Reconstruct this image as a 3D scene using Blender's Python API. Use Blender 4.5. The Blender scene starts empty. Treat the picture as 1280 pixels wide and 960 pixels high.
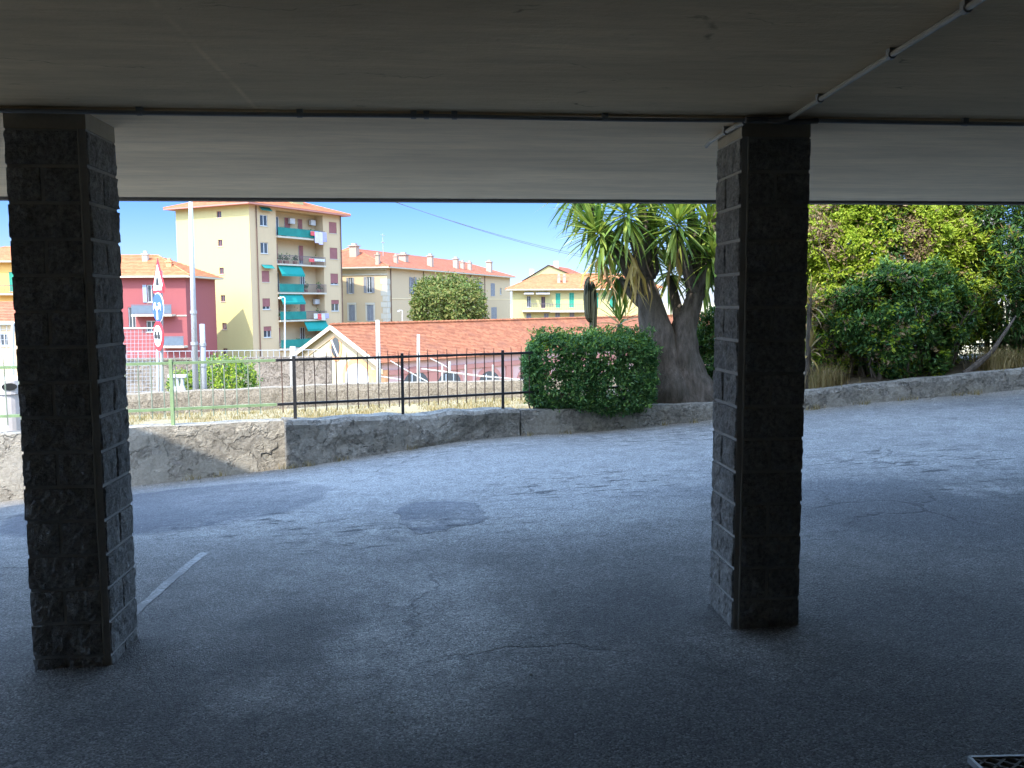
import bpy, math, random
import numpy as np
from mathutils import Vector, Matrix, noise

random.seed(11)
rng = np.random.default_rng(11)
S = bpy.context.scene
COL = S.collection
R = math.radians

# ---------------------------------------------------------------- camera frame
F = 1100.0                       # focal length in pixels of a 1280 px wide picture
YAW, PITCH, ROLL = R(4.9), R(-5.3), R(-0.29)
CAM = Vector((0, 0, 1.7))
fw = Vector((math.sin(YAW) * math.cos(PITCH), math.cos(YAW) * math.cos(PITCH), math.sin(PITCH)))
r0 = Vector((math.cos(YAW), -math.sin(YAW), 0))
u0 = r0.cross(fw)
rt = r0 * math.cos(ROLL) + u0 * math.sin(ROLL)
up = rt.cross(fw)


def ray(px, py):
    return fw + rt * ((px - 640) / F) + up * ((480 - py) / F)


def at(px, py, d):
    """world point seen at a pixel, d metres away horizontally along the view"""
    v = ray(px, py)
    h = v.x * math.sin(YAW) + v.y * math.cos(YAW)
    return CAM + v * (d / h)


def atz(px, py, z):
    v = ray(px, py)
    return CAM + v * ((z - CAM.z) / v.z)


cam = bpy.data.objects.new('camera', bpy.data.cameras.new('camera'))
COL.objects.link(cam)
cam.matrix_world = Matrix(((rt.x, up.x, -fw.x, CAM.x), (rt.y, up.y, -fw.y, CAM.y), (rt.z, up.z, -fw.z, CAM.z), (0, 0, 0, 1)))
cam.data.sensor_width = 36
cam.data.lens = F / 1280 * 36
cam.data.clip_end = 9000
cam.data.clip_start = 0.05
S.camera = cam

# ---------------------------------------------------------------- node helpers


class NT:
    def __init__(self, name):
        self.m = bpy.data.materials.new(name)
        self.m.use_nodes = True
        self.t = self.m.node_tree
        self.t.nodes.clear()
        self.out = self.t.nodes.new('ShaderNodeOutputMaterial')

    def n(self, typ, ins=None, **props):
        nd = self.t.nodes.new('ShaderNode' + typ)
        for k, v in props.items():
            setattr(nd, k, v)
        for k, v in (ins or {}).items():
            s = nd.inputs[k]
            if isinstance(v, bpy.types.NodeSocket):
                self.t.links.new(v, s)
            else:
                s.default_value = v
        return nd

    def math(self, op, a, b=0.0, c=0.0, clamp=False):
        nd = self.n('Math', {0: a, 1: b, 2: c}, operation=op)
        nd.use_clamp = clamp
        return nd.outputs[0]

    def mix(self, fac, a, b, mode='MIX'):
        nd = self.n('Mix', data_type='RGBA', blend_type=mode)
        for i, v in ((0, fac), (6, a), (7, b)):
            s = nd.inputs[i]
            if isinstance(v, bpy.types.NodeSocket):
                self.t.links.new(v, s)
            else:
                s.default_value = v if not isinstance(v, tuple) or len(v) == 4 else (*v, 1)
        return nd.outputs[2]

    def ramp(self, fac, lo, hi, a=0.0, b=1.0):
        nd = self.n('MapRange', {0: fac, 1: lo, 2: hi, 3: a, 4: b})
        nd.clamp = True
        return nd.outputs[0]

    def pos(self, scale=None, rot=None):
        tc = self.n('TexCoord').outputs['Object']
        if scale is None and rot is None:
            return tc
        return self.n('Mapping', {'Vector': tc, 'Scale': scale or (1, 1, 1), 'Rotation': rot or (0, 0, 0)}).outputs[0]

    def noise(self, vec, scale, detail=4, rough=0.55, out=0):
        return self.n('TexNoise', {'Vector': vec, 'Scale': scale, 'Detail': detail, 'Roughness': rough}).outputs[out]

    def voro(self, vec, scale, feature='F1', out=0):
        return self.n('TexVoronoi', {'Vector': vec, 'Scale': scale}, feature=feature).outputs[out]

    def bump(self, h, dist, strength=1.0, normal=None):
        d = {'Height': h, 'Distance': dist, 'Strength': strength}
        if normal is not None:
            d['Normal'] = normal
        return self.n('Bump', d).outputs[0]

    def done(self, col, rough=0.8, normal=None, **kw):
        d = {'Base Color': col if isinstance(col, bpy.types.NodeSocket) else (*col[:3], 1), 'Roughness': rough}
        d.update(kw)
        if normal is not None:
            d['Normal'] = normal
        b = self.n('BsdfPrincipled', d)
        self.t.links.new(b.outputs[0], self.out.inputs[0])
        return self.m


def c4(c, k=1.0):
    return (c[0] * k, c[1] * k, c[2] * k, 1)


def plain(name, col, rough=0.7, var=0.12, scale=3.0, bump=0.004, bscale=40.0, metal=0.0, spec=0.3):
    """paint, plaster, metal: uneven tone in two sizes and a fine bump"""
    n = NT(name)
    p = n.pos()
    a = n.noise(p, scale, 5, 0.6)
    b = n.noise(p, scale * 9, 3, 0.6)
    f = n.math('ADD', n.math('MULTIPLY', a, 0.65), n.math('MULTIPLY', b, 0.35))
    f = n.ramp(f, 0.3, 0.7)
    col_ = n.mix(f, c4(col, 1 - var * 1.6), c4(col, 1 + var * 0.7))
    nb = n.bump(n.noise(p, bscale, 4, 0.6), bump, 0.6) if bump else None
    return n.done(col_, rough, nb, Metallic=metal, **{'Specular IOR Level': spec})


def streaky(name, col, dark, amount=0.5, rough=0.9, bump=0.01):
    """old outside render: vertical streaks, blotches"""
    n = NT(name)
    p = n.pos()
    st = n.noise(n.pos((2.2, 2.2, 0.25)), 1.2, 6, 0.65)
    bl = n.noise(p, 0.35, 5, 0.6)
    f = n.math('MULTIPLY', n.ramp(st, 0.45, 0.75), n.ramp(bl, 0.35, 0.65))
    c = n.mix(n.math('MULTIPLY', f, amount), c4(col), c4(dark))
    c = n.mix(n.ramp(n.noise(p, 6, 4), 0.3, 0.7, 0, 0.16), c, c4(dark))
    return n.done(c, rough, n.bump(n.noise(p, 25, 4, 0.6), bump, 0.5))


def tiles(name, a, b, c):
    n = NT(name)
    p = n.pos()
    v = n.n('TexVoronoi', {'Vector': n.pos((3.4, 3.4, 3.4)), 'Scale': 1.0}).outputs['Color']
    rnd = n.n('SeparateColor', {0: v}).outputs[0]
    col = n.mix(rnd, c4(a), c4(b))
    col = n.mix(n.ramp(n.noise(p, 0.5, 6, 0.7), 0.5, 0.75, 0, 0.7), col, c4(c))
    return n.done(col, 0.9, n.bump(n.noise(p, 9, 3), 0.05, 0.7), **{'Specular IOR Level': 0.2})


def leafmat(name, cols, trans=0.35, rough=0.55):
    """leaf: each leaf its own tint, light passes through the blade"""
    n = NT(name)
    rnd = n.n('NewGeometry').outputs['Random Per Island']
    rm = n.n('ValToRGB', {0: rnd})
    e = rm.color_ramp.elements
    e[0].color = c4(cols[0])
    e[1].color = c4(cols[-1])
    for i, c in enumerate(cols[1:-1]):
        x = e.new((i + 1) / (len(cols) - 1))
        x.color = c4(c)
    col = rm.outputs[0]
    d = n.n('BsdfPrincipled', {'Base Color': col, 'Roughness': rough, 'Specular IOR Level': 0.25})
    t = n.n('BsdfTranslucent', {'Color': n.mix(0.5, col, n.mix(1.0, col, (0.9, 1.0, 0.25, 1), 'MULTIPLY'))})
    t.inputs['Color'].default_value = (1, 1, 1, 1)
    mx = n.n('MixShader', {0: trans, 1: d.outputs[0], 2: t.outputs[0]})
    n.t.links.new(mx.outputs[0], n.out.inputs[0])
    return n.m


def glassmat(name='window_glass', col=(0.03, 0.035, 0.04)):
    n = NT(name)
    f = n.noise(n.pos(), 0.9, 2)
    return n.done(n.mix(f, c4(col), c4(col, 2.2)), 0.08, None, **{'Specular IOR Level': 0.6})


# ---------------------------------------------------------------- mesh helpers
def tag(o, label=None, cat=None, group=None, kind=None):
    if label:
        o['label'] = label
    if cat:
        o['category'] = cat
    if group:
        o['group'] = group
    if kind:
        o['kind'] = kind
    return o


def thing(name, label, cat, loc=(0, 0, 0), rz=0.0, group=None):
    o = bpy.data.objects.new(name, None)
    COL.objects.link(o)
    o.empty_display_size = 0.2
    o.location = loc
    o.rotation_euler = (0, 0, rz)
    return tag(o, label, cat, group)


def chain_matrix(o):
    m = Matrix.Identity(4)
    while o is not None:
        m = Matrix.LocRotScale(o.location, o.rotation_euler, o.scale) @ m
        o = o.parent
    return m


class MB:
    def __init__(self):
        self.v, self.f, self.mi = [], [], []

    def add(self, vs, fs, m=0):
        b = len(self.v)
        self.v.extend([tuple(p) for p in vs])
        for q in fs:
            self.f.append(tuple(b + i for i in q))
            self.mi.append(m)

    def quad(self, a, b, c, d, m=0):
        self.add([a, b, c, d], [(0, 1, 2, 3)], m)

    def box(self, x0, x1, y0, y1, z0, z1, m=0):
        vs = [(x, y, z) for z in (z0, z1) for y in (y0, y1) for x in (x0, x1)]
        self.add(vs, [(0, 2, 3, 1), (4, 5, 7, 6), (0, 1, 5, 4), (2, 6, 7, 3), (0, 4, 6, 2), (1, 3, 7, 5)], m)

    def bar(self, a, b, w, h=None, upv=(0, 0, 1), m=0):
        """square section bar from a to b"""
        a, b = Vector(a), Vector(b)
        h = h or w
        d = (b - a).normalized()
        s = d.cross(Vector(upv))
        if s.length < 1e-4:
            s = d.cross(Vector((1, 0, 0)))
        s.normalize()
        t = s.cross(d)
        vs = []
        for p in (a, b):
            for i, j in ((-1, -1), (1, -1), (1, 1), (-1, 1)):
                vs.append(p + s * (i * w / 2) + t * (j * h / 2))
        self.add(vs, [(3, 2, 1, 0), (4, 5, 6, 7), (0, 1, 5, 4), (1, 2, 6, 5), (2, 3, 7, 6), (3, 0, 4, 7)], m)

    def tube(self, pts, rad, n=8, m=0, cap=True, wob=0.0, seed=0.0):
        pts = [Vector(p) for p in pts]
        if not hasattr(rad, '__len__'):
            rad = [rad] * len(pts)
        base = len(self.v)
        prev = None
        for i, p in enumerate(pts):
            d = (pts[min(i + 1, len(pts) - 1)] - pts[max(i - 1, 0)]).normalized()
            if prev is None:
                s = d.cross(Vector((0.31, 0.17, 0.93)))
                if s.length < 0.05:
                    s = d.cross(Vector((1, 0, 0)))
            else:
                s = prev - d * prev.dot(d)
            s.normalize()
            prev = s
            t = d.cross(s)
            for k in range(n):
                a = 2 * math.pi * k / n
                r_ = rad[i]
                if wob:
                    q = p * 3.0 + Vector((math.cos(a), math.sin(a), seed)) * 1.3
                    r_ *= 1 + wob * noise.noise(q)
                self.v.append(tuple(p + (s * math.cos(a) + t * math.sin(a)) * r_))
        for i in range(len(pts) - 1):
            for k in range(n):
                a, b = base + i * n + k, base + i * n + (k + 1) % n
                self.f.append((a, b, b + n, a + n))
                self.mi.append(m)
        if cap:
            self.f.append(tuple(base + k for k in reversed(range(n))))
            self.f.append(tuple(base + (len(pts) - 1) * n + k for k in range(n)))
            self.mi += [m, m]

    def prism(self, outline, thick_vec, m=0):
        """outline: list of points (planar), extruded along thick_vec"""
        n = len(outline)
        o = [Vector(p) for p in outline]
        t = Vector(thick_vec)
        vs = o + [p + t for p in o]
        fs = [tuple(range(n)), tuple(reversed(range(n, 2 * n)))]
        fs += [((i + 1) % n, i, n + i, n + (i + 1) % n) for i in range(n)]
        self.add(vs, fs, m)

    def slope(self, a, b, c, d, rows, step=0.04, m=0):
        """tiled roof plane: a-b the eave, d-c the ridge side, laid in stepped rows"""
        a, b, c, d = map(Vector, (a, b, c, d))
        nrm = (b - a).cross(d - a).normalized()
        if nrm.z < 0:
            nrm = -nrm
        for i in range(rows):
            t0, t1 = i / rows, (i + 1) / rows
            p, q = a.lerp(d, t0), b.lerp(c, t0)
            r_, s = b.lerp(c, t1), a.lerp(d, t1)
            self.quad(p + nrm * step, q + nrm * step, r_, s, m)
            self.quad(p - nrm * 0.02, q - nrm * 0.02, q + nrm * step, p + nrm * step, m)

    def build(self, name, mat, parent=None, smooth=False, local=False, keep=False):
        me = bpy.data.meshes.new(name)
        o = bpy.data.objects.new(name, me)
        V = np.array(self.v, dtype=float).reshape(-1, 3)
        if parent is not None:
            o.parent = parent
            if not local:
                inv = np.array(chain_matrix(parent).inverted())
                V = V @ inv[:3, :3].T + inv[:3, 3]
        elif not keep:
            lo, hi = V.min(0), V.max(0)
            org = np.array([(lo[0] + hi[0]) / 2, (lo[1] + hi[1]) / 2, lo[2]])
            V = V - org
            o.location = org
        me.from_pydata(V.tolist(), [], self.f)
        mats = mat if isinstance(mat, (list, tuple)) else [mat]
        for q in mats:
            me.materials.append(q)
        if len(mats) > 1:
            me.polygons.foreach_set('material_index', self.mi)
        if smooth:
            me.polygons.foreach_set('use_smooth', [True] * len(self.f))
        me.update()
        COL.objects.link(o)
        return o


def copy_tree(o, parent=None):
    c = o.copy()
    COL.objects.link(c)
    if parent is not None:
        c.parent = parent
    for ch in list(o.children):
        copy_tree(ch, c)
    return c


# ---------------------------------------------------------------- materials
def mat_asphalt(patches, worn, cracks_at):
    n = NT('old_asphalt')
    p = n.n('NewGeometry').outputs['Position']
    flat = n.n('Mapping', {'Vector': p, 'Scale': (1, 1, 0)}).outputs[0]
    big = n.noise(flat, 0.55, 6, 0.62)
    mid = n.noise(flat, 3.0, 6, 0.7)
    grit = n.noise(flat, 95, 3, 0.75)
    stone = n.voro(flat, 130)
    stc = n.n('SeparateColor', {0: n.n('TexVoronoi', {'Vector': flat, 'Scale': 130.0}).outputs['Color']}).outputs[0]
    tone = n.ramp(big, 0.3, 0.7)
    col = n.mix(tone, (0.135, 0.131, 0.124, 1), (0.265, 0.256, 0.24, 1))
    col = n.mix(n.ramp(mid, 0.42, 0.75, 0, 0.35), col, (0.40, 0.385, 0.36, 1))
    # loose pale aggregate where the binder has worn off
    wn = n.noise(flat, 1.3, 7, 0.72)
    wear = n.ramp(wn, 0.52, 0.66)
    dist = n.n('Mapping', {'Vector': n.noise(flat, 1.6, 5, 0.6, out=1), 'Location': (-0.5, -0.5, -0.5)}).outputs[0]
    wob = n.n('VectorMath', {0: flat, 1: n.n('VectorMath', {0: dist, 'Scale': 0.7}, operation='SCALE').outputs[0]}, operation='ADD').outputs[0]

    def ell(cx, cy, a, b, rot, soft):
        q = n.n('Mapping', {'Vector': n.n('VectorMath', {0: wob, 1: (cx, cy, 0)}, operation='SUBTRACT').outputs[0],
                            'Rotation': (0, 0, -rot)}).outputs[0]
        q = n.n('VectorMath', {0: q, 1: (1 / a, 1 / b, 0)}, operation='MULTIPLY').outputs[0]
        l = n.n('VectorMath', {0: q}, operation='LENGTH').outputs['Value']
        return n.ramp(l, 1 - soft, 1 + soft, 1, 0)

    hgt = n.math('MULTIPLY', grit, 0.0)
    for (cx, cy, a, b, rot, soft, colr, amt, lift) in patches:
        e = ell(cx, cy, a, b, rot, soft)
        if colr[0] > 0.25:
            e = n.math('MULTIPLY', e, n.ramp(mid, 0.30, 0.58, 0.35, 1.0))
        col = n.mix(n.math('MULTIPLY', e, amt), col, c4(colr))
        if lift:
            hgt = n.math('ADD', hgt, n.math('MULTIPLY', e, lift))
    wm = None
    for (cx, cy, a, b, rot, soft) in worn:
        e = ell(cx, cy, a, b, rot, soft)
        wm = e if wm is None else n.math('MAXIMUM', wm, e)
    rough_zone = n.math('MULTIPLY', wm, n.ramp(n.noise(flat, 4.5, 7, 0.75), 0.42, 0.62))
    col = n.mix(n.math('MULTIPLY', rough_zone, 0.8), col, (0.47, 0.45, 0.415, 1))
    pits = n.math('MULTIPLY', wm, n.ramp(n.noise(n.n('Mapping', {'Vector': flat, 'Scale': (0.5, 1.8, 1)}).outputs[0], 5.0, 6, 0.7), 0.57, 0.63))
    col = n.mix(n.math('MULTIPLY', pits, 0.85), col, (0.05, 0.05, 0.052, 1))
    # sandy dirt swept against the foot of the walls
    tw = n.n('Attribute', attribute_name='to_wall').outputs['Fac']
    edge = n.ramp(n.math('ADD', tw, n.math('MULTIPLY', n.noise(flat, 2.2, 5, 0.7), 0.9)), 0.35, 1.25, 1, 0)
    col = n.mix(n.math('MULTIPLY', edge, 0.85), col, n.mix(n.noise(flat, 24, 4, 0.7), (0.17, 0.15, 0.12, 1), (0.44, 0.385, 0.30, 1)))
    # cracks
    cr = n.voro(wob, 0.42, 'DISTANCE_TO_EDGE')
    crm = n.ramp(cr, 0.002, 0.009, 1, 0)
    crm = n.math('MULTIPLY', crm, n.ramp(n.noise(flat, 0.35, 2), 0.47, 0.6))
    col = n.mix(n.math('MULTIPLY', crm, 0.5), col, (0.035, 0.034, 0.034, 1))
    # aggregate: single stones lighter and darker than the binder
    k = n.math('ADD', n.ramp(stc, 0.62, 0.95, 0.9, 1.6), n.ramp(stc, 0.35, 0.05, 0, -0.45))
    k = n.math('MULTIPLY', k, n.ramp(grit, 0.40, 0.68, 1.18, 0.5))
    k = n.math('MULTIPLY', k, n.ramp(n.noise(flat, 11, 5, 0.7), 0.3, 0.7, 0.8, 1.2))
    col = n.mix(1.0, col, n.n('CombineColor', {0: k, 1: k, 2: k}).outputs[0], 'MULTIPLY')
    h2 = n.math('ADD', n.math('MULTIPLY', stone, -0.017), n.math('MULTIPLY', grit, 0.014))
    h2 = n.math('ADD', h2, n.math('MULTIPLY', mid, 0.03))
    h2 = n.math('ADD', h2, n.math('MULTIPLY', pits, -0.03))
    h2 = n.math('ADD', h2, n.math('MULTIPLY', crm, -0.02))
    h2 = n.math('ADD', h2, hgt)
    return n.done(col, 0.82, n.bump(h2, 1.0, 1.0), **{'Specular IOR Level': 0.35})


def mat_ceiling(name, col, marks=True):
    n = NT(name)
    p = n.n('NewGeometry').outputs['Position']
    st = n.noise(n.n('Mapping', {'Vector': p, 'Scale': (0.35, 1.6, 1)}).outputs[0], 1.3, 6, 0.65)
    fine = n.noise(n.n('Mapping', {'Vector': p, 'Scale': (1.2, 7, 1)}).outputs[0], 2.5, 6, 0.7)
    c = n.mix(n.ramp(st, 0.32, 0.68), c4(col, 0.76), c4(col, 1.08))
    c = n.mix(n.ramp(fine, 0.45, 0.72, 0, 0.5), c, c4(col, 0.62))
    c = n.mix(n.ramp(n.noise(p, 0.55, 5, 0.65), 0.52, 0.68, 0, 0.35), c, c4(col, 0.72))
    h = n.math('MULTIPLY', n.noise(p, 45, 4), 0.002)
    h = n.math('ADD', h, n.math('MULTIPLY', fine, 0.006))
    if marks:
        # scuffs and short cracks in the plaster
        w = n.n('VectorMath', {0: p, 1: n.n('VectorMath', {0: n.noise(p, 2.0, 4, 0.6, out=1), 'Scale': 0.5}, operation='SCALE').outputs[0]}, operation='ADD').outputs[0]
        v = n.voro(n.n('Mapping', {'Vector': w, 'Scale': (0.55, 1.5, 0)}).outputs[0], 1.5, 'DISTANCE_TO_EDGE')
        k = n.math('MULTIPLY', n.ramp(v, 0.002, 0.011, 1, 0), n.ramp(n.noise(p, 1.9, 4, 0.7), 0.53, 0.62))
        c = n.mix(n.math('MULTIPLY', k, 0.75), c, c4(col, 0.25))
        qa, qb = atz(200, 10, 2.587), atz(318, 133, 2.587)
        dd = Vector((qb.y - qa.y, qa.x - qb.x, 0)).normalized()
        ds = n.n('VectorMath', {0: n.n('VectorMath', {0: p, 1: tuple(qa)}, operation='SUBTRACT').outputs[0], 1: tuple(dd)}, operation='DOT_PRODUCT').outputs['Value']
        ds = n.math('ABSOLUTE', n.math('ADD', ds, n.math('MULTIPLY', n.math('SUBTRACT', n.noise(p, 3.0, 4), 0.5), 0.03)))
        seam = n.math('MULTIPLY', n.ramp(ds, 0.004, 0.016, 1, 0), n.ramp(n.noise(p, 2.5, 4), 0.35, 0.6))
        c = n.mix(n.math('MULTIPLY', seam, 0.45), c, c4(col, 1.3))
        s = n.ramp(n.noise(n.n('Mapping', {'Vector': p, 'Scale': (1.0, 2.6, 0)}).outputs[0], 3.4, 8, 0.8), 0.61, 0.67)
        c = n.mix(n.math('MULTIPLY', s, 0.6), c, c4(col, 0.4))
    return n.done(c, 0.9, n.bump(h, 1.0, 0.8), **{'Specular IOR Level': 0.2})


def mat_stone(name, a, b, dark, scale=1.0, bump=0.02, crack=True, lichen=None):
    n = NT(name)
    p = n.n('NewGeometry').outputs['Position']
    big = n.noise(p, 1.6 * scale, 7, 0.7)
    fine = n.noise(p, 17 * scale, 6, 0.75)
    c = n.mix(n.ramp(big, 0.34, 0.66), c4(a), c4(b))
    c = n.mix(n.ramp(fine, 0.40, 0.62, 0, 0.75), c, c4(dark))
    c = n.mix(n.ramp(n.noise(p, 5.5 * scale, 6, 0.75), 0.52, 0.68, 0, 0.5), c, c4(b, 1.25))
    if lichen:
        c = n.mix(n.ramp(n.noise(p, 3.1, 6, 0.75), 0.58, 0.68, 0, 0.7), c, c4(lichen))
    h = n.math('ADD', n.math('MULTIPLY', fine, 1.0), n.math('MULTIPLY', n.noise(p, 60 * scale, 4, 0.7), 0.5))
    if crack:
        w = n.n('VectorMath', {0: p, 1: n.n('VectorMath', {0: n.noise(p, 2.6, 5, 0.65, out=1), 'Scale': 0.6}, operation='SCALE').outputs[0]}, operation='ADD').outputs[0]
        v = n.voro(w, 1.3, 'DISTANCE_TO_EDGE')
        k = n.math('MULTIPLY', n.ramp(v, 0.002, 0.011, 1, 0), n.ramp(n.noise(p, 1.3, 3), 0.5, 0.62))
        c = n.mix(n.math('MULTIPLY', k, 0.6), c, c4(dark, 0.5))
        pt = n.ramp(n.noise(w, 2.3, 3, 0.5), 0.50, 0.53)
        c = n.mix(n.math('MULTIPLY', pt, 0.35), c, c4(b, 1.12))
        h = n.math('ADD', h, n.math('MULTIPLY', pt, 0.9))
        h = n.math('ADD', h, n.math('MULTIPLY', k, -2.0))
    return n.done(c, 0.93, n.bump(h, bump, 1.0), **{'Specular IOR Level': 0.15})


def mat_bark():
    n = NT('yucca_bark')
    p = n.n('NewGeometry').outputs['Position']
    rg = n.noise(n.n('Mapping', {'Vector': p, 'Scale': (9, 9, 2.2)}).outputs[0], 1.6, 7, 0.7)
    c = n.mix(n.ramp(rg, 0.35, 0.7), (0.055, 0.046, 0.038, 1), (0.18, 0.152, 0.128, 1))
    c = n.mix(n.ramp(n.noise(p, 2.2, 5), 0.5, 0.7, 0, 0.5), c, (0.08, 0.075, 0.062, 1))
    return n.done(c, 0.95, n.bump(rg, 0.035, 1.0), **{'Specular IOR Level': 0.1})


M = {}
M['block'] = mat_stone('split_face_block', (0.30, 0.296, 0.285), (0.48, 0.47, 0.45), (0.12, 0.118, 0.113), 2.6, 0.02, crack=False)
M['block_joint'] = plain('block_joint', (0.38, 0.37, 0.35), 0.95, 0.15, 8, 0.003)
M['mortar'] = plain('pale_mortar', (0.42, 0.40, 0.36), 0.95, 0.1, 10, 0.003)
M['cap'] = plain('cap_plaster', (0.40, 0.35, 0.27), 0.9, 0.1, 5, 0.003)
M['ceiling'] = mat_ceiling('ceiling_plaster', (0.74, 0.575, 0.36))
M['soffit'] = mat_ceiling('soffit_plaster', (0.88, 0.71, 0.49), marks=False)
M['lip'] = plain('lip_plaster', (0.16, 0.15, 0.14), 0.9)
M['conduit'] = plain('grey_plastic_conduit', (0.30, 0.31, 0.32), 0.45, 0.12, 6, 0.0, spec=0.5)
M['conduit_pale'] = plain('pale_plastic_conduit', (0.38, 0.37, 0.34), 0.45, 0.12, 6, 0.0, spec=0.5)
M['render'] = mat_stone('old_beige_render', (0.36, 0.32, 0.255), (0.52, 0.47, 0.385), (0.20, 0.175, 0.14), 1.3, 0.045, lichen=(0.33, 0.31, 0.28))
M['oldwall'] = mat_stone('weathered_grey_render', (0.31, 0.292, 0.255), (0.52, 0.485, 0.42), (0.105, 0.10, 0.088), 1.25, 0.07, lichen=(0.40, 0.375, 0.32))
M['cobble'] = mat_stone('pebble_dash', (0.30, 0.25, 0.18), (0.42, 0.355, 0.265), (0.12, 0.10, 0.075), 1.6, 0.05, crack=False)
M['bark'] = mat_bark()
M['black_metal'] = plain('black_painted_iron', (0.022, 0.022, 0.024), 0.5, 0.3, 6, 0.001, spec=0.4)
M['rusty'] = plain('rusty_iron', (0.12, 0.065, 0.045), 0.75, 0.3, 9, 0.002)
M['green_metal'] = plain('faded_green_iron', (0.24, 0.34, 0.17), 0.6, 0.2, 6, 0.001)
M['green_picket'] = plain('grey_green_iron', (0.24, 0.28, 0.21), 0.6, 0.2, 6, 0.001)
M['galv'] = plain('galvanised_steel', (0.36, 0.37, 0.38), 0.5, 0.12, 5, 0.001, metal=0.3, spec=0.5)
M['concrete'] = plain('pole_concrete', (0.40, 0.38, 0.34), 0.85, 0.12, 4, 0.004)
M['white'] = plain('white_paint', (0.50, 0.50, 0.49), 0.5, 0.07, 4, 0.001)
M['cream'] = plain('cream_trim', (0.44, 0.395, 0.31), 0.8, 0.08, 2, 0.003)
M['yellow'] = streaky('pale_yellow_render', (0.42, 0.36, 0.152), (0.32, 0.26, 0.115), 0.25)
M['ochre'] = streaky('ochre_render', (0.60, 0.47, 0.27), (0.44, 0.33, 0.2), 0.4)
M['tan'] = streaky('tan_render', (0.44, 0.325, 0.19), (0.34, 0.25, 0.16), 0.4)
M['crimson'] = streaky('crimson_render', (0.25, 0.062, 0.060), (0.19, 0.05, 0.05), 0.35)
M['orange'] = streaky('orange_render', (0.66, 0.36, 0.09), (0.5, 0.28, 0.1), 0.3)
M['pink'] = streaky('faded_pink_render', (0.50, 0.31, 0.27), (0.36, 0.21, 0.18), 0.5)
M['pinkdark'] = streaky('brick_red_band', (0.40, 0.17, 0.13), (0.28, 0.12, 0.1), 0.4)
M['depot'] = streaky('cream_depot_render', (0.40, 0.34, 0.205), (0.30, 0.245, 0.16), 0.45)
M['brick'] = plain('orange_brick', (0.62, 0.30, 0.14), 0.9, 0.25, 3, 0.01)
M['tile_orange'] = tiles('orange_roof_tiles', (0.38, 0.115, 0.045), (0.45, 0.165, 0.07), (0.30, 0.11, 0.055))
M['tile_old'] = tiles('old_red_roof_tiles', (0.19, 0.064, 0.029), (0.29, 0.112, 0.052), (0.15, 0.066, 0.040))
M['tile_red'] = tiles('red_roof_tiles', (0.31, 0.09, 0.045), (0.38, 0.13, 0.065), (0.26, 0.10, 0.06))
M['glass'] = glassmat()
M['shut_maroon'] = plain('maroon_shutter', (0.26, 0.10, 0.095), 0.7, 0.12, 2, 0.0)
M['shut_grey'] = plain('grey_shutter', (0.21, 0.215, 0.23), 0.7, 0.12, 2, 0.0)
M['shut_green'] = plain('green_shutter', (0.03, 0.27, 0.17), 0.6, 0.12, 2, 0.0)
M['shut_blue'] = plain('grey_blue_shutter', (0.30, 0.35, 0.42), 0.6, 0.12, 2, 0.0)
M['awning'] = plain('teal_awning_cloth', (0.004, 0.20, 0.165), 0.8, 0.1, 1, 0.0)
M['screen'] = plain('teal_balcony_screen', (0.012, 0.17, 0.14), 0.8, 0.2, 1.5, 0.0)
M['rail_dark'] = plain('dark_railing', (0.12, 0.09, 0.10), 0.6, 0.1, 2, 0.0)
M['lilac'] = plain('lilac_cloth', (0.55, 0.5, 0.74), 0.9, 0.1, 4, 0.0)
M['redcloth'] = plain('red_cloth', (0.6, 0.1, 0.1), 0.9, 0.2, 4, 0.0)
M['greycloth'] = plain('grey_cloth', (0.35, 0.33, 0.45), 0.9, 0.2, 4, 0.0)
M['signred'] = plain('sign_red', (0.55, 0.03, 0.04), 0.45, 0.08, 4, 0.0)
M['signblue'] = plain('sign_blue', (0.05, 0.12, 0.52), 0.45, 0.08, 4, 0.0)
M['signwhite'] = plain('sign_white', (0.72, 0.72, 0.72), 0.45, 0.05, 4, 0.0)
M['signblack'] = plain('sign_black', (0.03, 0.03, 0.03), 0.5, 0.05, 4, 0.0)
M['bin'] = plain('grey_pink_plastic', (0.56, 0.51, 0.50), 0.5, 0.08, 3, 0.001)
M['drygrass'] = leafmat('dry_grass', [(0.24, 0.175, 0.08), (0.34, 0.26, 0.125), (0.21, 0.18, 0.075)], 0.3)
M['soil'] = mat_stone('dry_soil', (0.30, 0.24, 0.16), (0.42, 0.34, 0.21), (0.20, 0.16, 0.10), 1.0, 0.03, crack=False)
M['terrain'] = mat_stone('dry_ground', (0.27, 0.215, 0.125), (0.38, 0.305, 0.18), (0.20, 0.18, 0.09), 0.6, 0.05, crack=False)
M['litter'] = mat_stone('leaf_litter', (0.12, 0.10, 0.07), (0.22, 0.18, 0.12), (0.06, 0.05, 0.035), 1.4, 0.04, crack=False)
M['leaf_hedge'] = leafmat('hedge_leaf', [(0.03, 0.09, 0.034), (0.075, 0.18, 0.058), (0.19, 0.32, 0.10), (0.05, 0.14, 0.058)], 0.3, 0.42)
M['leaf_lime'] = leafmat('lime_leaf', [(0.20, 0.29, 0.02), (0.32, 0.42, 0.035), (0.44, 0.50, 0.07), (0.16, 0.26, 0.022)], 0.42, 0.45)
M['leaf_dry'] = leafmat('dried_leaf', [(0.20, 0.14, 0.075), (0.30, 0.22, 0.12), (0.17, 0.13, 0.09)], 0.25, 0.7)
M['leaf_shrub'] = leafmat('shrub_leaf', [(0.018, 0.055, 0.016), (0.05, 0.13, 0.03), (0.17, 0.28, 0.06), (0.035, 0.10, 0.035)], 0.32, 0.3)
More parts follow.
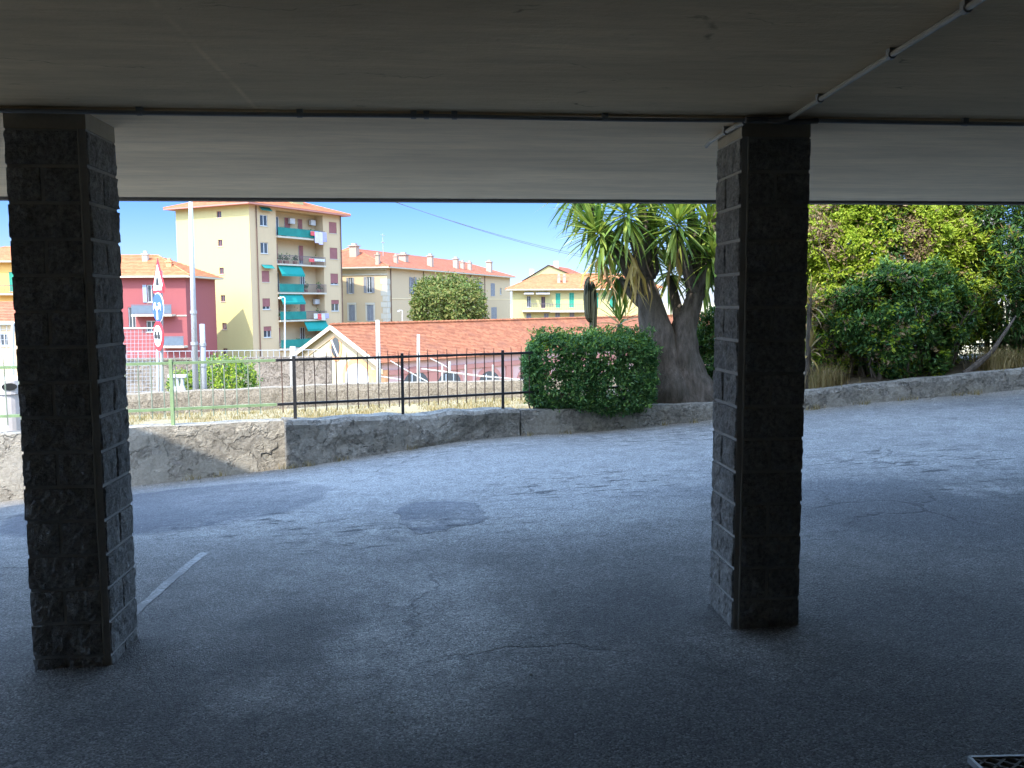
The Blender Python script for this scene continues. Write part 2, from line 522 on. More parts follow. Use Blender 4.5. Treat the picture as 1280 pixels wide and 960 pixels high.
M['leaf_ole'] = leafmat('oleander_leaf', [(0.035, 0.09, 0.03), (0.07, 0.15, 0.045), (0.11, 0.20, 0.06)], 0.3, 0.4)
M['petal'] = leafmat('pale_petal', [(0.75, 0.68, 0.74), (0.82, 0.80, 0.82)], 0.3, 0.6)
M['leaf_far'] = leafmat('tree_leaf', [(0.075, 0.12, 0.025), (0.13, 0.17, 0.035), (0.20, 0.18, 0.05), (0.06, 0.10, 0.022)], 0.3)
M['yucca'] = leafmat('yucca_leaf', [(0.06, 0.13, 0.03), (0.16, 0.25, 0.05), (0.38, 0.43, 0.10), (0.09, 0.18, 0.04)], 0.34, 0.38)
M['yucca_dry'] = leafmat('dry_yucca_leaf', [(0.42, 0.30, 0.08), (0.30, 0.22, 0.13), (0.50, 0.38, 0.09)], 0.25, 0.7)
M['twig'] = plain('twig', (0.14, 0.11, 0.085), 0.9, 0.2, 10, 0.002)
M['cactus'] = plain('cactus_skin', (0.035, 0.042, 0.028), 0.7, 0.25, 8, 0.004)
M['rear'] = plain('dark_unseen_render', (0.10, 0.095, 0.085), 0.9)  # dark tone of the added, unseen walls
M['peach'] = streaky('peach_tan_render', (0.47, 0.345, 0.20), (0.36, 0.26, 0.15), 0.4)
M['rail_blue'] = plain('dark_blue_grey_railing', (0.10, 0.125, 0.15), 0.6)
M['yardstone'] = mat_stone('brown_yard_stone', (0.17, 0.135, 0.10), (0.30, 0.245, 0.19), (0.08, 0.065, 0.05), 0.8, 0.05)
M['plant'] = leafmat('balcony_plant_leaf', [(0.04, 0.10, 0.03), (0.09, 0.17, 0.04)], 0.2)
M['clay'] = plain('clay_pot', (0.30, 0.13, 0.08), 0.8)
M['yardwall'] = streaky('brown_grey_render', (0.20, 0.16, 0.125), (0.13, 0.105, 0.085), 0.5)
M['stack'] = streaky('weathered_chimney_render', (0.34, 0.26, 0.19), (0.24, 0.18, 0.14), 0.6)
M['wire'] = plain('grey_cable', (0.12, 0.13, 0.15), 0.6)

# ---------------------------------------------------------------- light
SUN_EL, SUN_HEAD = R(52), R(34)             # light travels 30 deg to the right of +Y
w = bpy.data.worlds.new('World')
S.world = w
w.use_nodes = True
wn = w.node_tree
bg = wn.nodes['Background']
sky = wn.nodes.new('ShaderNodeTexSky')
sky.sky_type = 'NISHITA'
sky.sun_disc = False
sky.sun_elevation = SUN_EL
sky.sun_rotation = R(214)
sky.air_density = 1.0
sky.dust_density = 0.3
sky.ozone_density = 2.0
# sky tinted deeper blue low down, boosted overhead to lift the shade
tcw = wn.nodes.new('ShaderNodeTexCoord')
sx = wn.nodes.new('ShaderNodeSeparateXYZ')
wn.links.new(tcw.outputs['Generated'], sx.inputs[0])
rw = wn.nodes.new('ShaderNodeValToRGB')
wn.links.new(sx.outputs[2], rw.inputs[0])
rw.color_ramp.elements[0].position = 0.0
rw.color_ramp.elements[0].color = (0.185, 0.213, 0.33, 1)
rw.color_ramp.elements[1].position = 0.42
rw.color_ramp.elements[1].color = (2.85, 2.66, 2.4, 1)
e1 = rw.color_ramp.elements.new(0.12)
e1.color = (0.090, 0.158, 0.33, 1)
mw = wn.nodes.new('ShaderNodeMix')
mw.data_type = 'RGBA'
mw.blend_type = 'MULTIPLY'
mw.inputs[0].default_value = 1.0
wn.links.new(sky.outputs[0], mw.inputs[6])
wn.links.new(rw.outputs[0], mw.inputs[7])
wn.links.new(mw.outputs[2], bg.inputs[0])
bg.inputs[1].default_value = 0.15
sd = Vector((math.sin(SUN_HEAD) * math.cos(SUN_EL), math.cos(SUN_HEAD) * math.cos(SUN_EL), -math.sin(SUN_EL)))
sl = bpy.data.lights.new('sun', 'SUN')
sl.energy = 2.0
sl.angle = R(0.5)
sl.color = (1.0, 0.95, 0.87)
so = bpy.data.objects.new('sun', sl)
COL.objects.link(so)
so.rotation_euler = sd.to_track_quat('-Z', 'Y').to_euler()
so.location = (-30, -40, 60)
S.view_settings.view_transform = 'Standard'
S.view_settings.look = 'None'
S.view_settings.gamma = 1.0
S.view_settings.exposure = 2.27
S.cycles.max_bounces = 9
S.cycles.diffuse_bounces = 6
S.cycles.transmission_bounces = 4
S.cycles.transparent_max_bounces = 6
S.cycles.sample_clamp_indirect = 4
S.cycles.use_denoising = True

# ---------------------------------------------------------------- road and terrain
ZC = 2.587                                                    # ceiling height
PIL_Y = 4.25                                                  # front plane of the pillars
WALL = [(-420, 9.3, 566, 690), (0, 10.2, 543, 628), (172, 10.7, 535, 607), (358, 11.42, 525.5, 588)]
WALL2 = [(358.5, 11.3, 526.5, 585), (500, 11.9, 519, 563), (600, 12.4, 514, 549), (650, 12.65, 511.5, 545)]
KERB = [(652, 12.66, 513, 545.5), (760, 13.0, 510, 538), (895, 13.3, 504, 524), (1014, 13.4, 488, 511), (1150, 13.5, 474, 498), (1280, 13.6, 461, 487), (1500, 13.8, 440, 466)]


def wall_pts(lst):
    o = []
    for px, d, ty, by in lst:
        a, b = at(px, ty, d), at(px, by, d)
        o.append((b.x, b.y, a.z, b.z))
    return o


WP, WP2, KP = wall_pts(WALL), wall_pts(WALL2), wall_pts(KERB)
LINE = sorted([(p[0], p[1], p[3]) for p in WP + WP2 + KP])
ctrl = [(0, 0, 0.0), (-4, -3, 0), (4, -3, 0.05), (-7, 2, -0.02), (7, 3, 0.16), (0, -8, 0), (-12, -4, -0.05), (12, 0, 0.3)]
for px, py, d in ((147, 828, 4.15), (917, 789, 4.33)):
    p = at(px, py, d)
    ctrl.append((p.x, p.y, p.z))
ctrl += [p for p in LINE]
ctrl += [(-7, 7, -0.35), (13, 9, 0.55), (-13, 8, -0.75), (18, 13, 0.95), (-16, 3, -.4)]
C_ = np.array(ctrl)


def tps(r2):
    return np.where(r2 > 1e-9, 0.5 * r2 * np.log(np.maximum(r2, 1e-9)), 0)


NCT = len(C_)
K_ = tps(((C_[:, None, :2] - C_[None, :, :2]) ** 2).sum(2)) + 0.5 * np.eye(NCT)
P_ = np.c_[np.ones(NCT), C_[:, :2]]
A_ = np.block([[K_, P_], [P_.T, np.zeros((3, 3))]])
W_ = np.linalg.solve(A_, np.r_[C_[:, 2], 0, 0, 0])


def road_z(x, y):
    x, y = np.asarray(x, float), np.asarray(y, float)
    r2 = (x[..., None] - C_[:, 0]) ** 2 + (y[..., None] - C_[:, 1]) ** 2
    return (tps(r2) * W_[:NCT]).sum(-1) + W_[NCT] + W_[NCT + 1] * x + W_[NCT + 2] * y


LX, LY = [p[0] for p in LINE], [p[1] for p in LINE]


def line_y(x):
    return np.interp(x, LX, LY)


def gp(px, py):
    """point of the road seen at a pixel"""
    v = ray(px, py)
    t = -CAM.z / v.z
    for _ in range(60):
        p = CAM + v * t
        z = float(road_z(p.x, p.y))
        t += 0.6 * (z - p.z) / v.z
    return CAM + v * t


def ell_px(px, py, wx, wy):
    """centre and half sizes of an oval on the road that fills a pixel box"""
    a, b, c, d = gp(px - wx, py), gp(px + wx, py), gp(px, py - wy), gp(px, py + wy)
    m = gp(px, py)
    return m.x, m.y, (b - a).length / 2, abs(c.y - d.y) / 2


patches, worn = [], []
for q_ in ((240, 900, 200, 60), (930, 900, 330, 80), (90, 800, 110, 40), (1150, 770, 170, 50), (420, 770, 90, 30), (780, 760, 90, 40), (640, 945, 300, 30)):  # dark ovals: shade deepening into the bay, put into the asphalt colour
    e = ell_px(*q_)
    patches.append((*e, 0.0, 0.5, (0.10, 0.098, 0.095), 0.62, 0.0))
e = ell_px(548, 643, 55, 19)
patches.append((*e, 0.1, 0.03, (0.095, 0.10, 0.12), 0.97, 0.05))
e = ell_px(215, 632, 150, 24)
patches.append((*e, -0.1, 0.05, (0.10, 0.105, 0.12), 0.9, 0.02))
e = ell_px(960, 612, 190, 12)
patches.append((*e, -0.05, 0.3, (0.12, 0.122, 0.128), 0.75, 0.0))
e = ell_px(1120, 640, 150, 45)
patches.append((*e, 0.0, 0.4, (0.13, 0.132, 0.138), 0.7, 0.0))
e = ell_px(535, 780, 105, 80)
patches.append((*e, 0.0, 0.4, (0.52, 0.51, 0.485), 0.9, 0.0))
e = ell_px(760, 575, 240, 30)
patches.append((*e, 0.0, 0.6, (0.42, 0.41, 0.39), 0.85, 0.0))
for q_ in ((420, 615, 260, 34), (1140, 535, 200, 30), (700, 650, 150, 26)):
    e = ell_px(*q_)
    patches.insert(7, (*e, 0.0, 0.6, (0.42, 0.41, 0.39), 0.75, 0.0))
for q_ in ((690, 640, 120, 20), (420, 720, 110, 26), (470, 600, 150, 20), (330, 870, 60, 24), (950, 800, 60, 20)):
    e = ell_px(*q_)
    patches.append((*e, 0.0, 0.8, (0.46, 0.445, 0.42), 0.7, 0.0))
e = ell_px(990, 660, 60, 22)
patches.append((*e, 0.0, 0.5, (0.3, 0.295, 0.29), 0.5, 0.0))
for q in ((740, 606, 130, 18), (1150, 575, 130, 22), (500, 665, 150, 18), (1230, 610, 60, 12), (330, 655, 100, 14), (560, 560, 90, 8), (820, 545, 100, 12)):
    worn.append((*ell_px(*q), 0.0, 0.5))

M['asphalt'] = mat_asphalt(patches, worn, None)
xs = np.concatenate([np.linspace(-22, -6, 22, endpoint=False), np.linspace(-6, 10, 150, endpoint=False), np.linspace(10, 26, 24)])
tt = np.concatenate([np.linspace(0, 0.35, 16, endpoint=False), np.linspace(0.35, 1, 120)])
X = np.repeat(xs[None, :], len(tt), 0)
Y = -9 + (line_y(X) + 0.12 + 9) * tt[:, None]
Z = road_z(X, Y)
for i in range(Z.shape[0]):
    for j in range(Z.shape[1]):
        Z[i, j] += 0.012 * noise.noise((X[i, j] * 1.1, Y[i, j] * 1.1, 0)) + 0.006 * noise.noise((X[i, j] * 4, Y[i, j] * 4, 3))
mb = MB()
nx = len(xs)
mb.v = np.stack([X, Y, Z], -1).reshape(-1, 3).tolist()
for i in range(len(tt) - 1):
    for j in range(nx - 1):
        a = i * nx + j
        mb.f.append((a, a + 1, a + nx + 1, a + nx))
mb.mi = [0] * len(mb.f)
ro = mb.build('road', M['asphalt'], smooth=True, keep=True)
at_ = ro.data.attributes.new('to_wall', 'FLOAT', 'POINT')
at_.data.foreach_set('value', (line_y(X) - Y).astype(np.float32).ravel())
tag(ro, 'worn grey asphalt yard sloping up to the right', kind='structure')

# terrain: hidden under the road, a dry grass strip behind the wall, then the town below
TX = [-2500, -600, -200, -90, -45, -25] + list(np.linspace(-18, 22, 81)) + [30, 50, 90, 200, 600, 2500]
TS = [(-60, -2.2), (-12, -1.6), (-3, -1.4), (0.06, -1.3), (0.14, None), (0.6, None), (1.2, None), (2, None), (3, None), (4, None), (5, None), (5.9, None), (8.0, -2.6),
      (16, -6.0), (34, -8.5), (70, -8.6), (140, -8.6), (400, -8.6), (1200, -9), (6000, -10)]
mb = MB()
for s, z in TS:
    for x in TX:
        y = float(line_y(x)) + s
        zz = z
        if zz is None:
            zz = -0.03 - 0.055 * max(0, s - 0.6) + 0.03 * noise.noise((x * 0.9, y * 0.9, 5))
        mb.v.append((x, y, zz))
nx = len(TX)
for i in range(len(TS) - 1):
    for j in range(nx - 1):
        a = i * nx + j
        mb.f.append((a, a + 1, a + nx + 1, a + nx))
mb.mi = [0] * len(mb.f)
tag(mb.build('terrain', M['terrain'], smooth=True, keep=True), 'dry ground of the bank and the town below it', kind='structure')


# ---------------------------------------------------------------- walls along the road
def densify(pts, step=0.08):
    o = []
    for a, b in zip(pts[:-1], pts[1:]):
        L = math.hypot(b[0] - a[0], b[1] - a[1])
        k = max(1, int(L / step))
        for i in range(k):
            t = i / k
            o.append(tuple(a[j] + (b[j] - a[j]) * t for j in range(4)))
    o.append(pts[-1])
    return o


def wall_mesh(pts, thick, amp=0.02, seed=0.0, rows=9, sink=0.5):
    P = densify(pts)
    mb = MB()
    nP = len(P)
    cols = []
    for i, (x, y, zt, zb) in enumerate(P):
        a, b = P[max(0, i - 1)], P[min(nP - 1, i + 1)]
        d = Vector((b[0] - a[0], b[1] - a[1], 0)).normalized()
        nrm = Vector((d.y, -d.x, 0))             # towards the road
        col = []
        zt2 = zt + amp * 0.8 * noise.noise((x * 2.2, y * 2.2, seed + 9))
        for k in range(rows + 1):
            z = zb - sink + (zt2 - zb + sink) * (k / rows) ** 0.75
            q = Vector((x, y, z))
            o_ = amp * (noise.noise((x * 2.3, z * 2.6, seed)) + 0.5 * noise.noise((x * 8, z * 8, seed + 3)))
            if k == rows:
                o_ -= amp * 0.9
            col.append(q + nrm * o_)
        for off in (0.35, 0.7, 1.0):
            col.append(Vector((x, y, zt2 + amp * 0.35 * noise.noise((x * 4, off * 3, seed + 5)))) - nrm * (thick * off))
        col.append(Vector((x, y, zb - sink)) - nrm * thick)
        cols.append(col)
    m = len(cols[0])
    for c in cols:
        mb.v += [tuple(p) for p in c]
    for i in range(nP - 1):
        for k in range(m - 1):
            a = i * m + k
            mb.f.append((a, a + m, a + m + 1, a + 1))
    mb.f.append(tuple(range(m)))
    mb.f.append(tuple(reversed(range((nP - 1) * m, nP * m))))
    mb.mi = [0] * len(mb.f)
    return mb


wl = wall_mesh(WP, 0.30, 0.018, 1.0).build('retaining_wall', M['render'])
tag(wl, 'cracked beige rendered wall under the green fence, crossed by a slanting shadow', 'wall')
o2 = wall_mesh(WP2, 0.34, 0.045, 2.0, rows=14).build('retaining_wall', M['oldwall'])
tag(o2, 'dark weathered wall below the black iron railing', 'wall')
ok = wall_mesh(KP, 0.22, 0.018, 4.0).build('kerb_wall', M['oldwall'])
tag(ok, 'low kerb wall holding the planted bed along the road on the right', 'kerb')

# stepped crack in the beige wall: a real gap-like dark sliver of missing render
def on_wall(px, py, off=0.02):
    p = None
    for a, b in zip(WALL[:-1], WALL[1:]):
        if a[0] <= px <= b[0]:
            t = (px - a[0]) / (b[0] - a[0])
            p = at(px, py, a[1] + (b[1] - a[1]) * t - off)
    return p


mb = MB()
ck = [(326, 573), (327, 567), (333, 566), (339, 568), (340, 563), (347, 559), (347, 553)]
mb.tube([on_wall(*q, off=0.0) for q in ck], [0.004, 0.011, 0.006, 0.010, 0.006, 0.006, 0.003], 5)
cr = mb.build('crack', M['signblack'], wl)

# planted bed behind the kerb, filled almost to its top
mb = MB()
KD = densify(KP, 0.3)
for x, y, zt, zb in KD[3:]:
    for s, dz in ((0.2, -0.05), (0.7, 0.0), (1.5, 0.05), (3.0, -0.05), (3.2, -1.2)):
        mb.v.append((x - 0.05 * s, y + s, zt + dz + 0.03 * noise.noise((x * 2, s * 3, 1))))
for i in range(len(KD) - 4):
    for k in range(4):
        a = i * 5 + k
        mb.f.append((a, a + 5, a + 6, a + 1))
mb.mi = [0] * len(mb.f)
tag(mb.build('planting_bed', M['litter'], smooth=True), 'dry soil of the planted bed behind the kerb', kind='structure')


def bed_z(x):
    return float(np.interp(x, [p[0] for p in KP], [p[2] for p in KP]))


# second wall, beyond the grass
W3 = [(-300, 15.4, 505, 560), (0, 16.3, 499, 545), (170, 16.9, 493, 517), (360, 18.0, 484, 507), (420, 18.5, 481, 504), (650, 19.4, 476, 498), (900, 20.3, 471, 494), (1200, 21.5, 466, 498)]
mb = wall_mesh(wall_pts(W3), 0.35, 0.03, 7.0, sink=1.2)
tag(mb.build('boundary_wall', M['cobble']), 'low pebbly wall beyond the dry grass strip', 'wall')

# dry grass on the strip: tufts, one object
def blades(pts, h, wd, n_each, spread, lean=0.5):
    mb = MB()
    for p in pts:
        for _ in range(n_each):
            a = random.uniform(0, 2 * math.pi)
            b = Vector((p[0] + random.gauss(0, spread), p[1] + random.gauss(0, spread), p[2] - 0.02))
            hh = h * random.uniform(0.5, 1.2)
            d = Vector((math.cos(a), math.sin(a), 0))
            s = Vector((-d.y, d.x, 0)) * wd * 0.5
            ln = random.uniform(0.1, lean)
            m1 = b + d * hh * ln * 0.3 + Vector((0, 0, hh * 0.6))
            t = b + d * hh * ln + Vector((0, 0, hh))
            mb.add([b - s, b + s, m1 + s * 0.7, m1 - s * 0.7, t], [(0, 1, 2, 3), (3, 2, 4)])
    return mb


tp = []
for _ in range(3000):
    x = random.uniform(-9, 4)
    s = random.uniform(0.5, 5.6)
    y = float(line_y(x)) + s
    if noise.noise((x * 0.8, y * 0.8, 0)) > -0.25:
        tp.append((x, y, -0.03 - 0.055 * max(0, s - 0.6)))
tag(blades(tp, 0.085, 0.013, 7, 0.08, 1.0).build('dry_grass', M['drygrass']), 'straw coloured dry grass between the two low walls', 'grass', kind='stuff')

# ---------------------------------------------------------------- the block overhead: ceiling, soffit, storeys
YE = atz(640, 247, ZC).y
XL = -6.25


def bslab(x0, x1, y0, y1, z0, z1, name, mat, **kw):
    mb = MB()
    mb.box(x0, x1, y0, y1, z0, z1)
    return mb.build(name, mat, **kw)


mb = MB()
mb.box(XL, 24, -12, PIL_Y - 0.03, ZC, ZC + 0.2)
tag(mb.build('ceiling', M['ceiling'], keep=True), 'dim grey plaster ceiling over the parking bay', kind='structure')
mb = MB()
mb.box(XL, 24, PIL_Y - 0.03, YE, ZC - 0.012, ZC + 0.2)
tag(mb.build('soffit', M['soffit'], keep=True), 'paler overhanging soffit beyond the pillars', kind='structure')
mb = MB()
mb.box(XL, 24, YE, YE + 0.1, ZC - 0.035, ZC + 0.25)
tag(mb.build('soffit_lip', M['lip'], keep=True), 'dark drip edge along the outer end of the soffit', kind='structure')

XS = WP2[0][0] - (WP2[0][1] - YE - 0.1) * math.tan(SUN_HEAD)        # unseen roof step, set where its shadow edge should fall
blk = thing('apartment_building', 'plastered apartment block standing on block pillars over the parking bay', 'building', (0, 0, 0))
mb = MB()
mb.box(XL, XS, -12, YE + 0.1, ZC + 0.26, 5.45)
mb.box(XS, -1.0, -12, YE + 0.1, ZC + 0.26, 9.45)
mb.box(-1.0, 24, -12, YE + 0.1, ZC + 0.26, 11.0)
mb.build('upper_storeys', M['ochre'], blk)  # out of view; roof heights shaped for the shadows they cast
mb = MB()
mb.box(XL, 24.2, -12.2, -12, -1, ZC + 0.26)
mb.box(24, 24.2, -12, YE - 3, -1, ZC)
mb.box(XL, 9.5, -4.7, -4.5, -1, ZC - .003)
mb.box(XL - .2, XL - .003, -12, 3.3, -1, ZC - .003)
mb.box(9.5, 9.7, -12, 6.2, -1, ZC - .003)
mb.build('unseen_walls', M['rear'], blk)  # unseen rear and side walls, added to keep light off the pillar fronts


# ---------------------------------------------------------------- pillars
def rough_face(mb, org, ux, nrm, wd, h, depth, seed):
    """one split-face block: irregular broken front standing proud of the joint"""
    org, ux, nrm = Vector(org), Vector(ux), Vector(nrm)
    nu, nv = max(4, int(wd / 0.018)) + 2, 10
    eb = 0.005
    us = [0.0] + list(np.linspace(eb / wd, 1 - eb / wd, nu - 1)) + [1.0]
    vs_ = [0.0] + list(np.linspace(eb / h, 1 - eb / h, nv - 1)) + [1.0]
    base = len(mb.v)
    sx, sy = random.uniform(-0.35, 0.35), random.uniform(-0.25, 0.25)
    mean = depth * random.uniform(0.75, 1.1)
    for j in range(nv + 1):
        for i in range(nu + 1):
            u, v = us[i], vs_[j]
            edge = min(u, 1 - u) * wd, min(v, 1 - v) * h
            e = 0.62 + 0.38 * min(1.0, min(edge) / 0.03)
            q = (u * wd * 16 + seed, v * h * 16, seed * 1.7)
            dd = mean * (1 + sx * (u - 0.5) + sy * (v - 0.5)) + depth * (0.7 * noise.noise(q) + 0.55 * noise.noise(Vector(q) * 2.7))
            dd = max(0.009, dd * e + 0.004)
            if min(edge) < 1e-6:
                dd = -0.012
            mb.v.append(tuple(org + ux * (u * wd) + Vector((0, 0, v * h)) + nrm * dd))
    for j in range(nv):
        for i in range(nu):
            a = base + j * (nu + 1) + i
            mb.f.append((a, a + 1, a + nu + 2, a + nu + 1))
            mb.mi.append(0)


def pillar(x0, x1, strip, label, seed):
    """strip: 'left' or 'right', the side of the front face with the smooth corner band"""
    random.seed(seed)
    y0, y1 = PIL_Y, PIL_Y + 0.385
    zb = float(min(road_z(x0, y0), road_z(x1, y1), road_z(x0, y1), road_z(x1, y0))) - 0.2
    zf = float(road_z((x0 + x1) / 2, y0)) - 0.02
    t = thing('stone_block_pillar', label, 'pillar', ((x0 + x1) / 2, (y0 + y1) / 2, zf), 0, 'block pillars carrying the ceiling')
    ins = 0.017
    zt = ZC - 0.09
    mb = MB()
    mb.box(x0 + ins - 0.005, x1 - ins + 0.005, y0 + ins - 0.005, y1 - ins + 0.005, zb, zt + 0.004)
    mb.build('core', M['block_joint'], t)
    mb = MB()
    H = 0.1655
    j = 0.009
    n = 15
    n = 16
    zz = zt - n * H
    k = 0
    while zz < zt - 0.02:
        top = min(zz + H, zt)
        z_a, hh = zz + j / 2, top - zz - j
        half = (k % 2 == 0)

        def faces(org, ux, nrm, wd, half, lo=0.0, hi=0.0):
            a, b = lo, wd - hi
            if half:
                m_ = a + (b - a) * (0.49 if seed % 2 else 0.44)
                spans = [(a, m_ - j / 2), (m_ + j / 2, b)]
            else:
                spans = [(a, b)]
            for s0, s1 in spans:
                rough_face(mb, Vector(org) + Vector(ux) * s0, ux, nrm, s1 - s0, hh, 0.0135, random.uniform(0, 90))
        sw = 0.045
        i_ = ins
        faces((x0, y0 + i_, z_a), (1, 0, 0), (0, -1, 0), x1 - x0, half, sw if strip == 'left' else 0.004, sw if strip == 'right' else 0.004)
        faces((x1 - i_, y0, z_a), (0, 1, 0), (1, 0, 0), y1 - y0, half, 0.012, 0.004)
        faces((x1, y1 - i_, z_a), (-1, 0, 0), (0, 1, 0), x1 - x0, half, 0.004, 0.004)
        faces((x0 + i_, y1, z_a), (0, -1, 0), (-1, 0, 0), y1 - y0, half, 0.004, 0.012)
        zz += H
        k += 1
    mb.build('block_facing', M['block'], t)
    # pale mortar line beside the smooth corner band
    mb = MB()
    xm = x0 + 0.043 if strip == 'left' else x1 - 0.043
    pts = [(xm + random.uniform(-.002, .002), y0 + 0.010 + random.uniform(-.002, .002), z) for z in np.linspace(zf - .03, zt, 24)]
    mb.tube(pts, [0.0055 * random.uniform(.7, 1.2) for _ in pts], 6)
    mb.build('mortar_line', M['mortar'], t)
    mb = MB()
    mb.box(x0 + 0.008, x1 - 0.008, y0 + 0.008, y1 - 0.008, zt + 0.001, ZC + 0.004)
    mb.build('cap', M['cap'], t)
    return t


pr = at(917, 789, 4.33)
pl = at(146, 829, 4.15)
pillar(pr.x, pr.x + 0.362, 'left', 'right hand pillar of dark split stone blocks with conduits meeting at its top', 4)
pillar(pl.x - 0.375, pl.x, 'right', 'left hand pillar of dark split stone blocks beside the white parking line', 7)
random.seed(5)


# ---------------------------------------------------------------- conduits under the ceiling
def conduit(name_label, pts, r, mat, clips, jog=0.0):
    t = thing('conduit', name_label, 'conduit', pts[0])
    mb = MB()
    mb.tube(pts, r, 8)
    mb.build('pipe', mat, t)
    for i, c in enumerate(clips):
        mb = MB()
        a, b = Vector(c[0]), Vector(c[1])
        mb.tube([a, b], r * 1.55, 8)
        mid = (a + b) / 2
        mb.box(mid.x - r * 1.3, mid.x + r * 1.3, mid.y - r * 1.3, mid.y + r * 1.3, mid.z, ZC - 0.001)
        mb.build('clip', M['conduit'], t)
    return t


yc = PIL_Y - 0.045
zc_ = ZC - 0.022


def cx(px, py=148):
    v = ray(px, py)
    return CAM.x + v.x * (yc - CAM.y) / v.y


xs_ = np.linspace(cx(-60), cx(1340), 30)
pts = [(x, yc + 0.004 * math.sin(x * 2.1), zc_ - 0.004 * abs(math.sin(x * 1.7))) for x in xs_]
conduit('long grey conduit running across the ceiling above both pillars', pts, 0.0105, M['conduit'],
        [((cx(p) - 0.012, yc, zc_), (cx(p) + 0.012, yc, zc_)) for p in (175, 375, 517, 533, 568, 756, 1206)])
a, b = atz(985, 149, zc_), atz(1236, -7, zc_)
pts = [a.lerp(b, t) for t in np.linspace(0, 1.15, 8)]
cl = []
for t in (0.24, 0.64, 0.93):
    p = a.lerp(b, t)
    d = (b - a).normalized() * 0.011
    cl.append((p - d, p + d))
conduit('pale conduit running diagonally over the ceiling from the right hand pillar', pts, 0.0105, M['conduit_pale'], cl)
xs0 = pr.x - 0.014
conduit('short pale conduit along the top left side of the right hand pillar', [(xs0 + .02, PIL_Y - .03, zc_ - .012), (xs0, PIL_Y + .03, zc_ - .014), (xs0 - .01, PIL_Y + 0.40, zc_ - 0.02), (xs0 - .012, PIL_Y + 0.47, zc_ - 0.035)], 0.011, M['conduit_pale'],
        [((xs0 - .004, PIL_Y + .16, zc_ - .015), (xs0 - .006, PIL_Y + .18, zc_ - .015))])
t = thing('conduit_joint', 'dark bundle of conduit elbows at the top of the right hand pillar', 'conduit joint', (cx(975), yc, ZC - 0.03))
mb = MB()
mb.tube([(cx(930), yc - 0.02, zc_ - .004), (cx(958), yc - 0.022, zc_ - .004)], 0.016, 8)
mb.build('sleeve', M['lip'], t)
mb = MB()
mb.tube([(cx(955), yc - 0.02, zc_ - .004), (cx(970), yc - 0.035, zc_ - 0.01), (cx(982), yc - .06, zc_)], [0.014, 0.017, 0.013], 8)
mb.build('elbow', M['lip'], t)
mb = MB()
mb.tube([(cx(966), yc - 0.03, zc_ - .012), (cx(985), yc - 0.02, zc_ - 0.012), (cx(1020), yc - .02, zc_ - .004)], [0.013, 0.012, 0.013], 8)
mb.build('elbow', M['lip'], t)

# ---------------------------------------------------------------- painted line and floor drain
n = NT('worn_white_paint')
p = n.n('NewGeometry').outputs['Position']
wr = n.ramp(n.noise(p, 38, 5, 0.75), 0.40, 0.56)
wr = n.math('MAXIMUM', wr, n.ramp(n.noise(p, 3, 3), 0.42, 0.6))
M['paint'] = n.done(n.mix(wr, (0.37, 0.37, 0.36, 1), (0.165, 0.162, 0.158, 1)), 0.85, n.bump(n.noise(p, 90, 3, 0.7), 0.006, 1.0))
mb = MB()
a, b = gp(256, 690), gp(150, 782)
s = Vector((b.y - a.y, a.x - b.x, 0)).normalized() * 0.032
N = 30
for i in range(N + 1):
    for sg in (-1, 1):
        q = a.lerp(b, i / N) + s * sg * (1 + 0.12 * random.uniform(-1, 1))
        mb.v.append((q.x, q.y, float(road_z(q.x, q.y)) + 0.012 * noise.noise((q.x * 1.1, q.y * 1.1, 0)) + 0.006 * noise.noise((q.x * 4, q.y * 4, 3)) + 0.0025))
for i in range(N):
    mb.f.append((2 * i, 2 * i + 1, 2 * i + 3, 2 * i + 2))
mb.mi = [0] * N
tag(mb.build('painted_line', M['paint'], keep=True), 'faded white parking line on the asphalt by the left pillar', kind='structure')

g0 = gp(1211, 953)
gx = gp(1330, 948) - g0
gx.z = 0
gx.normalize()
gy = Vector((gx.y, -gx.x, 0))
gz = float(road_z(g0.x, g0.y)) + 0.012
t = thing('drain_grate', 'steel floor grate with diagonal mesh in the near right corner', 'grate', (g0.x, g0.y, gz))
G0 = Vector((g0.x, g0.y, gz))
mb = MB()
L1, L2 = 0.62, 0.42
c_ = [G0, G0 + gx * L1, G0 + gx * L1 + gy * L2, G0 + gy * L2]
for i in range(4):
    mb.bar(c_[i], c_[(i + 1) % 4], 0.012, 0.022)
mb.build('frame', M['galv'], t)
mb = MB()
k = 0.07
i = -8
def clip_line(p0, d):
    # clip p0 + s d to [0,L1]x[0,L2]
    lo, hi = -9, 9
    for c, dd, L in ((p0[0], d[0], L1), (p0[1], d[1], L2)):
        s0, s1 = (0 - c) / dd, (L - c) / dd
        lo, hi = max(lo, min(s0, s1)), min(hi, max(s0, s1))
    return (lo, hi) if hi > lo else None
for i in range(-14, 24):
    for d in ((1, 0.8), (1, -0.8)):
        p0 = (i * k, 0.0)
        r_ = clip_line(p0, d)
        if r_:
            q = [G0 + gx * (p0[0] + d[0] * s_) + gy * (p0[1] + d[1] * s_) for s_ in r_]
            mb.bar(q[0], q[1], 0.009, 0.014)
mb.build('mesh', M['lip'], t)
mb = MB()
mb.quad(*[Vector(q) - Vector((0, 0, 0.012)) for q in c_])
mb.build('pit_plate', M['galv'], t)


# ---------------------------------------------------------------- fences
def path_at(pts, s):
    """point at arc length s along (x, y) list"""
    acc = 0
    for a, b in zip(pts[:-1], pts[1:]):
        L = math.hypot(b[0] - a[0], b[1] - a[1])
        if acc + L >= s or b is pts[-1]:
            t = (s - acc) / L
            return a[0] + (b[0] - a[0]) * t, a[1] + (b[1] - a[1]) * t
        acc += L


